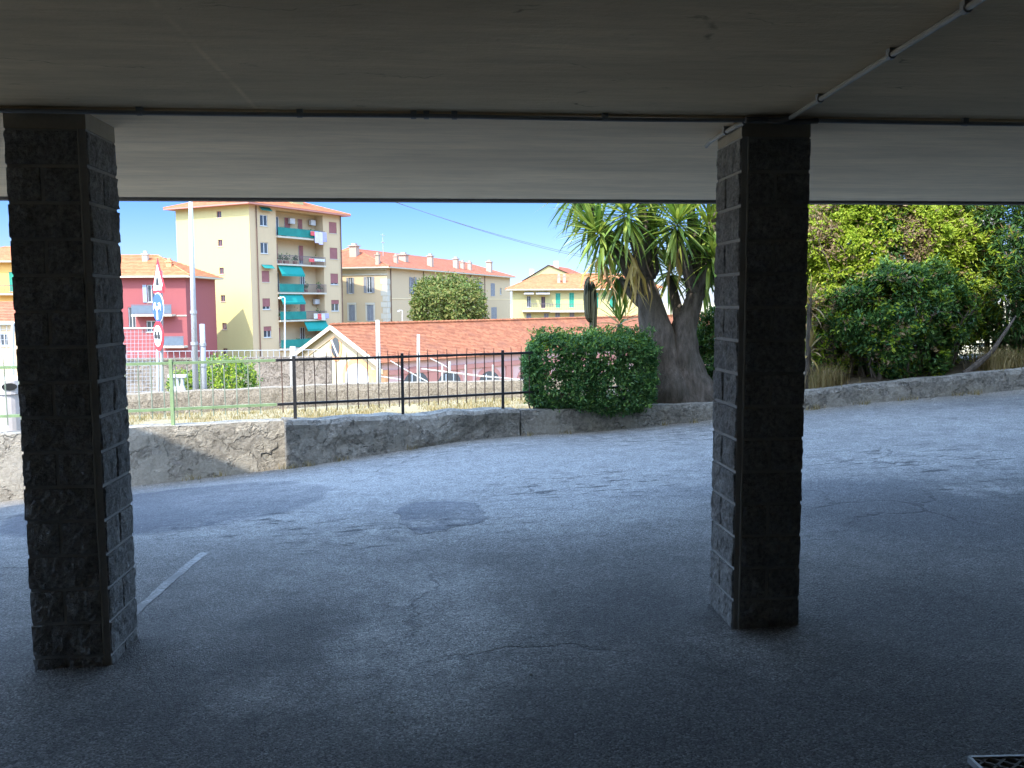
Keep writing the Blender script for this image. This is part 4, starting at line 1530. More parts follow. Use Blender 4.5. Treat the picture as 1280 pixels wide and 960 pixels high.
# ---------------------------------------------------------------- buildings
class Bld:
    """a block with a near corner; local x runs along the right face, local y along the left face"""

    def __init__(s, name, label, cat, px, d, phi, zbase, W, D, H):
        c = at(px, 480, d)
        s.ang = math.pi / 2 - (R(phi) + YAW)
        s.t = thing(name, label, cat, (c.x, c.y, zbase), s.ang)
        s.W, s.D, s.H, s.zb = W, D, H, zbase
        s.inv = chain_matrix(s.t).inverted()
        s.cl = s.inv @ CAM

    def hit(s, face, px, py):
        v = s.inv.to_3x3() @ ray(px, py)
        if face == 'R':
            t = -s.cl.y / v.y
            p = s.cl + v * t
            return p.x, p.z
        t = -s.cl.x / v.x
        p = s.cl + v * t
        return p.y, p.z

    def rect(s, face, px, py, wpx, hpx):
        a = s.hit(face, px - wpx / 2, py)
        b = s.hit(face, px + wpx / 2, py)
        c, d = s.hit(face, px, py + hpx / 2), s.hit(face, px, py - hpx / 2)
        return min(a[0], b[0]), max(a[0], b[0]), c[1], d[1]

    def P(s, face, u, z, o=0.0):
        return (u, -o, z) if face == 'R' else (-o, u, z)

    def fbox(s, mb, face, u0, u1, z0, z1, o0, o1, m=0):
        if face == 'R':
            mb.box(u0, u1, -o1, -o0, z0, z1, m)
        else:
            mb.box(-o1, -o0, u0, u1, z0, z1, m)

    def face(s, mb, face, L, H, opens):
        """wall plane with real openings and their reveals"""
        us = sorted({0, L} | {o[0] for o in opens} | {o[1] for o in opens})
        zs = sorted({0, H} | {o[2] for o in opens} | {o[3] for o in opens})
        for a, b in zip(us[:-1], us[1:]):
            for c, d in zip(zs[:-1], zs[1:]):
                mu, mz = (a + b) / 2, (c + d) / 2
                if any(o[0] < mu < o[1] and o[2] < mz < o[3] for o in opens):
                    continue
                q = [s.P(face, a, c), s.P(face, b, c), s.P(face, b, d), s.P(face, a, d)]
                mb.quad(*q)
        for o in opens:
            a, b, c, d, dep = o
            f = [(a, c), (b, c), (b, d), (a, d)]
            for i in range(4):
                p, q = f[i], f[(i + 1) % 4]
                mb.quad(s.P(face, *p), s.P(face, *q), s.P(face, *q, -dep), s.P(face, *p, -dep))
            if dep > 0.5:
                mb.quad(*[s.P(face, *p, -dep) for p in f])

    def shell(s, mat, opensR, opensL, name='wall'):
        mb = MB()
        s.face(mb, 'R', s.W, s.H, opensR)
        s.face(mb, 'L', s.D, s.H, opensL)
        W, D, H = s.W, s.D, s.H
        mb.quad((W, 0, 0), (W, D, 0), (W, D, H), (W, 0, H))
        mb.quad((0, D, 0), (W, D, 0), (W, D, H), (0, D, H))
        mb.quad((0, 0, H), (W, 0, H), (W, D, H), (0, D, H))
        return mb.build(name, mat, s.t, local=True)

    def window(s, face, r, style='glass', shut=None, frame='white', dep=0.14, frac=1.0, base=0.0, name='window'):
        """r = (u0,u1,z0,z1); base = offset of the wall plane (negative inside a loggia)"""
        a, b, c, d = r[:4]
        mb = MB()
        fwid = min(0.07, (b - a) * 0.09)
        o0, o1 = base - dep + 0.005, base - dep + 0.06
        s.fbox(mb, face, a, a + fwid, c, d, o0, o1)
        s.fbox(mb, face, b - fwid, b, c, d, o0, o1)
        s.fbox(mb, face, a + fwid, b - fwid, d - fwid, d, o0, o1)
        s.fbox(mb, face, a + fwid, b - fwid, c, c + fwid, o0, o1)
        s.fbox(mb, face, (a + b) / 2 - fwid * .6, (a + b) / 2 + fwid * .6, c + fwid, d - fwid, o0, o1)
        win = mb.build(name, M[frame], s.t, local=True)
        mb = MB()
        s.fbox(mb, face, a + .01, b - .01, c + .01, d - .01, o0 - 0.03, o0 + 0.02)
        mb.build('pane', M['glass'], win, local=True)
        if style == 'roller':
            mb = MB()
            z0 = d - (d - c) * frac
            k = max(4, int((d - z0) / 0.12))
            for i in range(k):
                za, zb_ = z0 + (d - z0) * i / k, z0 + (d - z0) * (i + .85) / k
                s.fbox(mb, face, a + .01, b - .01, za, zb_, o1 + .004, o1 + .035)
            s.fbox(mb, face, a + .01, b - .01, z0, d, o1 - .02, o1 + .012)
            mb.build('shutter', M[shut], win, local=True)
        if style in ('open', 'closed'):
            wv = (b - a) / 2
            for sd_ in (0, 1):
                if style == 'open':
                    ua = a - wv - .02 if sd_ == 0 else b + .02
                    oo = base + 0.03
                else:
                    ua = a if sd_ == 0 else a + wv
                    oo = base - 0.04
                mb = MB()
                k = max(6, int((d - c) / 0.1))
                s.fbox(mb, face, ua + .01, ua + .07, c, d, oo, oo + .045)
                s.fbox(mb, face, ua + wv - .07, ua + wv - .01, c, d, oo, oo + .045)
                for i in range(k):
                    za = c + (d - c) * i / k
                    s.fbox(mb, face, ua + .07, ua + wv - .07, za, za + (d - c) / k * .8, oo + .008, oo + .035)
                mb.build('shutter', M[shut], win, local=True)
        mb = MB()
        s.fbox(mb, face, a - .06, b + .06, c - .07, c - .002, base - dep + .07, base + 0.06)
        mb.build('sill', M['cream'], win, local=True)
        return win

    def hip_roof(s, mat, rise, over=0.6, rows=14, fascia='cream', gable=None, ridge_in=None):
        W, D, H = s.W, s.D, s.H
        o = over
        e = [(-o, -o, H), (W + o, -o, H), (W + o, D + o, H), (-o, D + o, H)]
        e = [Vector(p) + Vector((0, 0, 0.18)) for p in e]
        k = min(W, D) / 2 if ridge_in is None else ridge_in
        if W >= D:
            r1, r2 = Vector((k, D / 2, H + rise)), Vector((W - k, D / 2, H + rise))
            planes = [(e[0], e[1], r2, r1), (e[2], e[3], r1, r2), (e[3], e[0], r1, r1), (e[1], e[2], r2, r2)]
        else:
            r1, r2 = Vector((W / 2, k, H + rise)), Vector((W / 2, D - k, H + rise))
            planes = [(e[3], e[0], r1, r2), (e[1], e[2], r2, r1), (e[0], e[1], r1, r1), (e[2], e[3], r2, r2)]
        mb = MB()
        for p in planes:
            mb.slope(*p, rows, 0.045)
        for p in ((r1, r2), (e[0], r1), (e[3], r1) if W >= D else (e[1], r1), (e[1], r2) if W >= D else (e[2], r2)):
            mb.tube([p[0], Vector(p[0]).lerp(Vector(p[1]), .5), p[1]], 0.11, 6)
        rf = mb.build('roof', mat, s.t, local=True)
        mb = MB()
        mb.box(-o, W + o, -o, D + o, H + 0.002, H + 0.17)
        mb.build('eaves', M[fascia], s.t, local=True)
        return rf

    def chimney(s, roof, u, v, z, w_=0.55, h=1.3, mat='stack'):
        mb = MB()
        mb.box(u - w_ / 2, u + w_ / 2, v - w_ / 2, v + w_ / 2, z - .8, z + h)
        mb.box(u - w_ * .65, u + w_ * .65, v - w_ * .65, v + w_ * .65, z + h, z + h + .12)
        mb.box(u - w_ * .3, u + w_ * .3, v - w_ * .3, v + w_ * .3, z + h + .12, z + h + .4)
        return mb.build('chimney', M[mat], roof, local=True)

    def pipe(s, face, u, z0, z1, mat='rusty'):
        mb = MB()
        p = s.P(face, u, z0, .1)
        q = s.P(face, u, z1, .1)
        mb.tube([p, q], .06, 6)
        mb.build('drainpipe', M[mat], s.t, local=True)


ZT = -8.6
# --- tall yellow block
T = Bld('apartment_tower', 'tall pale yellow apartment block with teal awnings and stacked balconies', 'building', 318, 95, 28.6, ZT, 15.0, 11.2, 12.2 - ZT)
winsR = [(329.7, 275.5, 'glass', None, 1), (330.5, 310, 'glass', None, 1), (332, 345.5, 'roller', 'shut_maroon', 1), (333, 380, 'roller', 'shut_maroon', .72), (334.5, 415, 'roller', 'shut_maroon', .4),
         (416, 284.7, 'roller', 'shut_maroon', 1), (417, 316.8, 'roller', 'shut_maroon', 1), (418, 349, 'roller', 'shut_maroon', .85), (419, 382, 'roller', 'shut_maroon', .35)]
opR, wr_ = [], []
for px, py, st, sh_, fr in winsR:
    r_ = T.rect('R', px, py, 9.6, 14)
    opR.append((*r_, .14))
    wr_.append((r_, st, sh_, fr))
slab_y = [297, 330.5, 365.5, 399.5, 434]
u0_, _ = T.hit('R', 345.5, 300)
u1_, _ = T.hit('R', 404, 300)
um = (u0_ + u1_) / 2
zs_ = [T.hit('R', 374, y)[1] for y in slab_y]
ztop = T.hit('R', 374, 266)[1]
tops = [ztop] + [z - 0.2 for z in zs_[:-1]]
for z, tz in zip(zs_, tops):
    opR.append((u0_, u1_, z, tz, 1.25))
opL, wl_ = [], []
for px, py in ((273.7, 268), (275.3, 303.7), (277, 338.6), (278.8, 373), (280.6, 407.8), (281.7, 439.4)):
    r_ = T.rect('L', px, py, 5.6, 8)
    opL.append((*r_, .14))
    wl_.append(r_)
mb = MB()
T.face(mb, 'R', T.W, T.H, opR)
mb.build('street_front', M['peach'], T.t, local=True)
mb = MB()
T.face(mb, 'L', T.D, T.H, opL)
mb.quad((T.W, 0, 0), (T.W, T.D, 0), (T.W, T.D, T.H), (T.W, 0, T.H))
mb.quad((0, T.D, 0), (T.W, T.D, 0), (T.W, T.D, T.H), (0, T.D, T.H))
mb.quad((0, 0, T.H), (T.W, 0, T.H), (T.W, T.D, T.H), (0, T.D, T.H))
mb.build('wall', M['yellow'], T.t, local=True)
for r_, st, sh_, fr in wr_:
    T.window('R', r_, st, sh_, 'white', frac=fr)
for r_ in wl_:
    T.window('L', r_, 'glass', None, 'shut_maroon')
rf = T.hip_roof(M['tile_orange'], 2.3, 0.9, 12, 'pinkdark')
a = T.hit('R', 386, 262)
T.chimney(rf, a[0], 2.6, T.H + .9, 1.9, 1.5, 'yellow')
T.chimney(rf, 3.0, 5, T.H + 1.4, .7, 1.2, 'yellow')
for px in (320.5, 425.5):
    T.pipe('R', T.hit('R', px, 300)[0], 1, T.H)
# loggias: doors on the back wall, slab edges, railings, screens, awnings
door_px = [[(355, 280, 9), (369, 281, 10), (385, 283, 8)], [(354, 316, 8), (386, 317, 8)], [(356, 351, 8), (388, 353, 9)], [(356, 385, 9), (388, 386, 9)], [(357, 420, 9), (388, 420, 9)]]
for i, z in enumerate(zs_):
    for px, py, wp in door_px[i]:
        u, _ = T.hit('R', px, py)
        wv = wp / 11.6
        T.window('R', (u - wv / 2, u + wv / 2, z + .12, min(z + 2.25, tops[i] - .15)), 'roller' if (i * 3 + px) % 4 == 1 else 'glass', 'shut_maroon', 'white', base=-1.25 + .15, frac=.8, name='balcony_door')
    mb = MB()
    T.fbox(mb, 'R', u0_ - .02, u1_ + .02, z - .2, z - .02, -0.02, 0.32)
    mb.build('balcony_slab', M['cream'], T.t, local=True)


def rail(u0, u1, z, mat, solid, o=0.3, h=0.95):
    mb = MB()
    if solid:
        T.fbox(mb, 'R', u0, u1, z + .04, z + h - .06, o - .035, o - .008)
    else:
        k = max(3, int((u1 - u0) / .16))
        for i in range(k + 1):
            uu = u0 + (u1 - u0) * i / k
            T.fbox(mb, 'R', uu - .015, uu + .015, z, z + h, o - .035, o - .005)
    T.fbox(mb, 'R', u0, u1, z + h - .05, z + h, o - .04, o)
    return mb.build('balcony_screen' if solid else 'railing', M[mat], T.t, local=True)


rail(u0_, u1_ - .9, zs_[0], 'screen', True)
rail(u1_ - .88, u1_, zs_[0], 'rail_dark', False)
rail(u0_, um, zs_[1], 'rail_dark', False)
rail(um + .02, u1_, zs_[1], 'rail_dark', False)
rail(u0_, um, zs_[2], 'screen', True)
rail(um + .02, u1_, zs_[2], 'rail_dark', False)
rail(u0_, um + .3, zs_[3], 'screen', True)
rail(um + .32, u1_, zs_[3], 'rail_dark', False)
rail(u0_, u1_, zs_[4], 'screen', True)


def awn(u0, u1, ztop, drop, out=0.62):
    a, b = T.P('R', u0, ztop, .05), T.P('R', u1, ztop, .05)
    c, d = T.P('R', u1, ztop - drop, out), T.P('R', u0, ztop - drop, out)
    mb = MB()
    nrm = Vector((0, -drop, out)).normalized() * -.03
    mb.prism([a, b, c, d], nrm)
    T.fbox(mb, 'R', u0, u1, ztop - drop - .22, ztop - drop - .01, out - .012, out + .012)
    return mb.build('awning', M['awning'], T.t, local=True)


awn(u0_ + .05, um - .1, tops[2] + .06, 1.05)
awn(u0_ + .05, um - .1, tops[3] + .06, 1.0)
awn(um + .1, u1_, tops[4] + .06, 1.0)
rdp = random.Random(8)
for px, i in ((352, 1), (360, 1), (371, 1), (394, 1), (400, 2), (384, 2), (362, 3), (370, 3), (351, 3), (372, 4), (384, 4), (399, 3), (358, 0), (392, 0)):
    u, _ = T.hit('R', px, 350)
    w_ = rdp.uniform(.14, .3)
    mb = MB()
    T.fbox(mb, 'R', u - w_, u + w_, zs_[i], zs_[i] + .35, -.35, -.05)
    pot = mb.build('planter', M['clay'], T.t, local=True)
    mb = MB()
    for _ in range(60):
        c_9 = Vector(T.P('R', u + rdp.gauss(0, w_), zs_[i] + .45 + abs(rdp.gauss(0, .3)), -.2 + rdp.gauss(0, .1)))
        d1 = Vector((rdp.gauss(0, 1), rdp.gauss(0, 1), rdp.gauss(0, 1))).normalized() * .12
        d2 = d1.cross(Vector((rdp.gauss(0, 1), rdp.gauss(0, 1), rdp.gauss(0, 1)))).normalized() * .07
        mb.quad(c_9 - d1, c_9 + d2, c_9 + d1, c_9 - d2)
    mb.build('plant', M['plant'], pot, local=True)

for px, py in ((330, 262), (333, 334)):                          # small green window awnings
    u, z = T.hit('R', px, py)
    mb = MB()
    a, b = T.P('R', u - .8, z + .25, .04), T.P('R', u + .8, z + .25, .04)
    c, d = T.P('R', u + .8, z - .15, .5), T.P('R', u - .8, z - .15, .5)
    mb.prism([a, b, c, d], (0, -.02, .02))
    mb.build('window_awning', M['screen'], T.t, local=True)
# air conditioner boxes and planters on the balconies
for px, py in ((398, 278), (403, 377), (372, 276)):
    u, z = T.hit('R', px, py)
    mb = MB()
    T.fbox(mb, 'R', u - .4, u + .4, z - .3, z + .3, -1.08, -.75)
    T.fbox(mb, 'R', u - .25, u + .25, z - .22, z + .22, -.75, -.73)
    mb.build('air_conditioner', M['white'], T.t, local=True)


def laundry(label, px0, px1, py, pieces, zdrop, group='laundry on the yellow block balconies'):
    u0, z = T.hit('R', px0, py)
    u1, _ = T.hit('R', px1, py)
    w0 = chain_matrix(T.t) @ Vector(T.P('R', (u0 + u1) / 2, z - zdrop, .5))
    t = thing('hanging_laundry', label, 'laundry', w0, T.ang, group)
    n = len(pieces)
    mb = MB()
    L = u1 - u0
    mb.tube([(-L / 2, 0, zdrop), (L / 2, 0, zdrop)], .015, 5)
    mb.build('line', M['white'], t, local=True)
    for i, (m_, dr) in enumerate(pieces):
        mb = MB()
        a, b = -L / 2 + L * i / n + .02, -L / 2 + L * (i + 1) / n - .02
        k = 8
        for j in range(k):
            ua, ub = a + (b - a) * j / k, a + (b - a) * (j + 1) / k
            ya, yb_ = .05 * math.sin(j * 2.1), .05 * math.sin((j + 1) * 2.1)
            mb.add([(ua, 0, zdrop), (ub, 0, zdrop), (ub, yb_, zdrop - dr), (ua, ya, zdrop - dr), (ua, .012, zdrop), (ub, .012, zdrop), (ub, yb_ + .012, zdrop - dr), (ua, ya + .012, zdrop - dr)],
                   [(0, 1, 2, 3), (7, 6, 5, 4)])
        mb.build('cloth', M[m_], t, local=True)


laundry('lilac sheet and grey cloths hung over the top balcony', 384, 404, 289, [('redcloth', .5), ('lilac', 1.3), ('lilac', 1.45), ('greycloth', 1.1)], 1.5)
laundry('white and red washing hung on a lower balcony of the yellow block', 388, 407, 392, [('white', .6), ('redcloth', .7), ('white', .8), ('greycloth', .6)], 0.9)
laundry('pale washing drying on the second balcony from the top', 382, 402, 323, [('redcloth', .4), ('white', .3), ('white', .3)], 0.6)

# --- crimson house
Rh = Bld('town_house', 'crimson rendered house with orange tiled roof and grey blue shutters', 'building', 60, 84.3, 90, ZT, 13.6, 8.4, at(200, 347, 84.3).z - ZT)
op, ws = [], []
for px, py, wp, hp, st, sh_ in ((189, 367, 10, 22, 'open', 'shut_blue'), (165, 397, 9, 26, 'glass', None), (189, 408, 12, 14, 'glass', None), (110, 367, 10, 22, 'open', 'shut_blue')):
    r_ = Rh.rect('R', px, py, wp, hp)
    op.append((*r_, .16))
    ws.append((r_, st, sh_))
Rh.shell(M['crimson'], op, [])
for r_, st, sh_ in ws:
    Rh.window('R', r_, st, sh_, 'white')
rf = Rh.hip_roof(M['tile_orange'], 2.3, .7, 14, 'cream')
u, _ = Rh.hit('R', 166, 330)
Rh.chimney(rf, u, 3.0, Rh.H + 1.7, .5, .6, 'cream')
u, _ = Rh.hit('R', 204, 340)
Rh.chimney(rf, u, 1.6, Rh.H + 1.0, .5, .5, 'brick')
for (pa, pb_, y) in ((170, 220, 393), (205, 235, 432)):
    ua, z = Rh.hit('R', pa, y)
    ub, _ = Rh.hit('R', pb_, y)
    mb = MB()
    Rh.fbox(mb, 'R', ua, ub, z - .18, z, .002, 1.1)
    mb.build('balcony_slab', M['cream'], Rh.t, local=True)
    mb = MB()
    Rh.fbox(mb, 'R', ua + .03, ub - .03, z + .05, z + .85, 1.02, 1.06)
    Rh.fbox(mb, 'R', ua, ub, z + .87, z + .93, 1.0, 1.08)
    mb.build('railing', M['rail_blue'], Rh.t, local=True)
ua, z = Rh.hit('R', 221, 394)
mb = MB()
Rh.fbox(mb, 'R', ua, Rh.W, z - .1, z + .02, .002, .06)
mb.build('string_course', M['cream'], Rh.t, local=True)

# --- orange house, left edge
Oh = Bld('town_house', 'orange rendered house with green shutter at the left edge', 'building', -60, 100, 88, ZT, 10.6, 9, at(0, 328, 100).z - ZT)
op, ws = [], []
for px in (15.5, -10):
    r_ = Oh.rect('R', px, 352, 8, 24)
    op.append((*r_, .16))
    ws.append(r_)
Oh.shell(M['orange'], op, [])
for r_ in ws:
    Oh.window('R', r_, 'closed', 'shut_green', 'white')
Oh.hip_roof(M['tile_orange'], 2.0, .8, 12, 'cream')
ua, z = Oh.hit('R', -4, 367)
ub, _ = Oh.hit('R', 22, 367)
mb = MB()
Oh.fbox(mb, 'R', ua, ub, z - .18, z, .002, 1.0)
mb.build('balcony_slab', M['cream'], Oh.t, local=True)
mb = MB()
for i in range(16):
    uu = ua + (ub - ua) * i / 15
    Oh.fbox(mb, 'R', uu - .02, uu + .02, z, z + .9, .94, .97)
Oh.fbox(mb, 'R', ua, ub, z + .86, z + .92, .93, .98)
mb.build('railing', M['rail_dark'], Oh.t, local=True)
# small house below it
Sh = Bld('town_house', 'low house with a salmon tiled roof below the orange house', 'building', -80, 80, 92, ZT, 10.5, 8, at(0, 404, 80).z - ZT)
op = []
r_ = Sh.rect('R', 5, 425, 10, 16)
Sh.shell(M['tan'], [(*r_, .15)], [])
Sh.window('R', r_, 'glass', None, 'white')
Sh.hip_roof(M['tile_red'], 1.9, .5, 12)

# --- long tan building
Lb = Bld('long_building', 'long tan building with red hipped roof, many chimneys and grey shutters', 'building', 486, 115, 17.8, ZT, 52, 15, at(486, 335, 115).z - ZT)
opR, wR = [], []
for px, py, wp, hp, st in ((516, 357, 4.4, 21, 'open'), (538, 350, 5, 5, 'glass'), (563, 353, 4, 5, 'glass'), (581.5, 357, 6, 14, 'closed'), (600, 361, 5.4, 17, 'closed'), (616, 362, 5.4, 16, 'closed'), (626, 364, 2, 8, 'glass'),
                           (617.5, 392, 7, 16, 'closed'), (601, 393, 6, 16, 'closed'), (540, 390, 6, 20, 'closed')):
    r_ = Lb.rect('R', px, py, wp, hp)
    opR.append((*r_, .2))
    wR.append((r_, st))
opL, wL = [], []
for px, py, wp, hp, st in ((438, 357, 4.5, 20, 'open'), (461.5, 356, 6.5, 20, 'open'), (440, 391, 7.5, 20, 'closed'), (463, 391, 8, 20, 'closed')):
    r_ = Lb.rect('L', px, py, wp, hp)
    opL.append((*r_, .2))
    wL.append((r_, st))
Lb.shell(M['tan'], opR, opL)
for r_, st in wR:
    Lb.window('R', r_, st, 'shut_grey', 'white')
for r_, st in wL:
    Lb.window('L', r_, st, 'shut_grey', 'white')
    mb = MB()
    a, b, c, d = r_
    Lb.fbox(mb, 'L', a - .22, a - .02, c, d, .003, .05)
    Lb.fbox(mb, 'L', b + .02, b + .22, c, d, .003, .05)
    Lb.fbox(mb, 'L', a - .22, b + .22, d + .02, d + .28, .003, .07)
    if st == 'closed':
        mb.build('window_surround', M['cream'], Lb.t, local=True)
rf = Lb.hip_roof(M['tile_red'], 2.9, .8, 16, 'cream', ridge_in=5.5)
mb = MB()
for k in range(22):
    z = k * .75
    if z + .7 < Lb.H - 1.2:
        w_ = .9 if k % 2 else .65
        mb.box(-.05, w_, -.05, -.002, z, z + .7)
        mb.box(-.05, -.002, -.002, w_, z, z + .7)
mb.build('quoins', M['cream'], Lb.t, local=True)
for z in (Lb.H - .9, Lb.H - .22):
    mb = MB()
    Lb.fbox(mb, 'L', -.06, Lb.D, z, z + .2, .003, .28 if z > Lb.H - .5 else .12)
    mb.build('cornice', M['cream'], Lb.t, local=True)
zc2 = Lb.hit('R', 540, 374)[1]
mb = MB()
Lb.fbox(mb, 'R', 0.95, Lb.W, zc2, zc2 + .12, .003, .05)
mb.build('string_course', M['ochre'], Lb.t, local=True)
for px in (488, 529, 571, 588, 605.5):
    Lb.pipe('R', Lb.hit('R', px, 360)[0], 1, Lb.H - .05)
for px, v, dz, w_, h in ((483, 1.2, .7, .8, 1.6), (507, 1.4, .8, .8, 1.6), (529, 3.0, 1.5, 1.7, 1.3), (549, 1.4, .8, 1.2, 2.6), (583, 1.8, .9, 1.2, 2.6), (591, 1.8, .9, .9, 1.9), (597, 1.4, .8, .9, 2.1), (621, 1.4, .8, 1.4, 3.0)):
    u, _ = Lb.hit('R', px, 345)
    Lb.chimney(rf, u, v, Lb.H + dz, w_ * .62, h * .6, 'stack')
Lb.chimney(rf, 3.0, 6.2, Lb.H + 1.9, 1.0, 1.2, 'stack')
mb = MB()
u, _ = Lb.hit('R', 520, 345)
mb.tube([(u, 5, Lb.H + 1.5), (u, 5, Lb.H + 5.2)], .04, 5)
mb.tube([(u - .7, 5, Lb.H + 5.0), (u + .7, 5, Lb.H + 5.0)], .03, 4)
mb.tube([(u - .5, 5, Lb.H + 4.0), (u + .5, 5, Lb.H + 4.0)], .05, 4)
mb.build('antenna', M['galv'], rf, local=True)

# --- house peeking between
Ph = Bld('town_house', 'house behind whose orange roof peeks between the yellow block and the long building', 'building', 412, 150, 80, ZT, 8.5, 10, at(437, 324, 150).z - ZT)
r_ = Ph.rect('R', 437, 345, 6, 14)
Ph.shell(M['ochre'], [(*r_, .15)], [])
Ph.window('R', r_, 'closed', 'shut_grey', 'white')
Ph.hip_roof(M['tile_orange'], 2.4, .6, 12)

# --- house with balconies, and the gabled one behind it
Hh = Bld('town_house', 'cream house with green shutters and a long balcony left of the cactus', 'building', 641, 122, 91, ZT, 20, 10, at(650, 363, 122).z - ZT)
op, ws = [], []
for px, py, wp, hp, st, sh_, fr in ((661, 377, 5, 14, 'glass', None, 'white'), (679, 378, 5, 14, 'glass', None, 'shut_maroon'), (697.5, 375.5, 6, 18, 'closed', 'shut_green', 'white'), (714.5, 375, 6, 18, 'closed', 'shut_green', 'white'),
                                    (661, 396, 6, 9, 'closed', 'shut_grey', 'white'), (683, 396, 6, 9, 'closed', 'shut_grey', 'white'), (697, 395, 6, 11, 'closed', 'shut_grey', 'white'), (715, 395, 6, 11, 'closed', 'shut_grey', 'white'),
                                    (745, 375, 6, 18, 'closed', 'shut_green', 'white'), (765, 375, 6, 18, 'closed', 'shut_green', 'white'), (690, 413, 6, 10, 'closed', 'shut_grey', 'white')):
    r_ = Hh.rect('R', px, py, wp, hp)
    op.append((*r_, .18))
    ws.append((r_, st, sh_, fr))
Hh.shell(M['yellow'], op, [])
for r_, st, sh_, fr in ws:
    Hh.window('R', r_, st, sh_, fr)
rf = Hh.hip_roof(M['tile_orange'], 2.3, .9, 12, 'cream', ridge_in=4)
for px in (699, 706):
    u, _ = Hh.hit('R', px, 355)
    Hh.chimney(rf, u, 1.6, Hh.H + .9, .4, 1.0, 'stack')
for pa, pb_, y in ((653, 687, 388), (687.5, 733, 388.5)):
    ua, z = Hh.hit('R', pa, y)
    ub, _ = Hh.hit('R', pb_, y)
    mb = MB()
    Hh.fbox(mb, 'R', ua, ub, z - .2, z, .002, 1.2)
    mb.build('balcony_slab', M['cream'], Hh.t, local=True)
    mb = MB()
    k = int((ub - ua) / .3)
    for i in range(k + 1):
        uu = ua + (ub - ua) * i / k
        Hh.fbox(mb, 'R', uu - .02, uu + .02, z, z + .9, 1.14, 1.17)
    Hh.fbox(mb, 'R', ua, ub, z + .87, z + .93, 1.13, 1.18)
    mb.build('railing', M['rail_dark'], Hh.t, local=True)
for pa, pb_ in ((655, 667), (670, 687)):
    ua, z = Hh.hit('R', pa, 368)
    ub, _ = Hh.hit('R', pb_, 368)
    mb = MB()
    mb.prism([Hh.P('R', ua, z + .25, .03), Hh.P('R', ub, z + .25, .03), Hh.P('R', ub, z, 1.2), Hh.P('R', ua, z, 1.2)], (0, -.02, .05))
    mb.build('awning', M['white'], Hh.t, local=True)
Gh = thing('gabled_house', 'pale gable and red roof rising behind the cream balcony house', 'building', tuple(at(657, 380, 140).xy) + (ZT,), 0)
g1, g2, g3 = at(655, 351, 140), at(686, 332, 140), at(722, 347, 140)
dv = Vector((5, 13, 0))
low = Vector((0, 0, ZT))
mb = MB()
mb.prism([Vector((g1.x, g1.y, ZT)), g1, g2, g3, Vector((g3.x, g3.y, ZT))], dv)
mb.build('wall', M['yellow'], Gh)
mb = MB()
ov = -dv.normalized() * .3 + Vector((0, 0, .1))
dn = Vector((.3, 0, -.12))
mb.slope(g3 + ov + dn, g3 + dv + Vector((0, 0, .1)) + dn, g2 + dv + Vector((0, 0, .1)), g2 + ov, 14)
mb.slope(g1 + ov - Vector((.3, 0, .15)), g1 + dv + Vector((0, 0, .1)) - Vector((.3, 0, .15)), g2 + dv + Vector((0, 0, .1)), g2 + ov, 14)
rfg = mb.build('roof', M['tile_red'], Gh)
for px, py in ((664.5, 341), (695, 331)):
    p = at(px, py, 141)
    mb = MB()
    mb.box(p.x - .35, p.x + .35, p.y - .35, p.y + .35, p.z - 2, p.z + .6)
    mb.build('chimney', M['cream'], rfg)

# --- railway shed with the tiled roof
GW = 11.3
Sd = Bld('depot_shed', 'old railway shed with salmon tiled roof and cream gable with orange arches', 'building', 474, 70, 42, ZT, 62, GW, at(474, 452, 70).z - ZT)
H = Sd.H
RISE = at(430, 409, 73.8).z - ZT - H


def arch_pts(u0, u1, z0, zs, n=8, face='L', o=0.0):
    r_ = (u1 - u0) / 2
    pts = [(u0, z0), (u1, z0)]
    for i in range(n + 1):
        a = math.pi * i / n
        pts.append(((u0 + u1) / 2 + r_ * math.cos(a), zs + r_ * .75 * math.sin(a)))
    return [Sd.P(face, u, z, o) for u, z in pts]


mb = MB()
Sd.face(mb, 'R', 62, H, [])
mb.quad((62, 0, 0), (62, GW, 0), (62, GW, H), (62, 0, H))
mb.quad((0, GW, 0), (62, GW, 0), (62, GW, H), (0, GW, H))
Sd_wall = mb.build('wall', M['pink'], Sd.t, local=True)
mb = MB()
mb.prism([(0, 0, 0), (0, 0, H), (0, GW / 2, H + RISE), (0, GW, H), (0, GW, 0)], (0.3, 0, 0))
mb.build('gable', M['depot'], Sd.t, local=True)
mb = MB()
OV = .5
sl_ = RISE / (GW / 2)
for sgn in (0, 1):
    e0 = Vector((-OV, -OV, H - OV * sl_ + .15)) if sgn == 0 else Vector((-OV, GW + OV, H - OV * sl_ + .15))
    e1 = Vector((62, e0.y, e0.z))
    mb.slope(e0, e1, (62, GW / 2, H + RISE + .15), (-OV, GW / 2, H + RISE + .15), 26, .03)
for i in range(124):
    mb.tube([(-OV + i * .5, GW / 2, H + RISE + .2), (-OV + i * .5 + .47, GW / 2, H + RISE + .23)], [.14, .17], 6)
mb.build('roof', M['tile_old'], Sd.t, local=True)
for sgn, y0, y1 in ((0, -OV, GW / 2), (1, GW + OV, GW / 2)):
    mb = MB()
    z0 = H - OV * sl_
    a, b = Vector((-OV - .02, y0, z0 - .18)), Vector((-OV - .02, y1, H + RISE - .18))
    mb.prism([a, b, b + Vector((0, 0, .36)), a + Vector((0, 0, .36))], (.12, 0, 0))
    mb.build('bargeboard', M['cream'], Sd.t, local=True)
    mb = MB()
    a, b = Vector((-.09, y0, z0 - .75)), Vector((-.09, y1, H + RISE - .75))
    mb.prism([a, b, b + Vector((0, 0, .35)), a + Vector((0, 0, .35))], (.08, 0, 0))
    mb.build('gable_moulding', M['tan'], Sd.t, local=True)
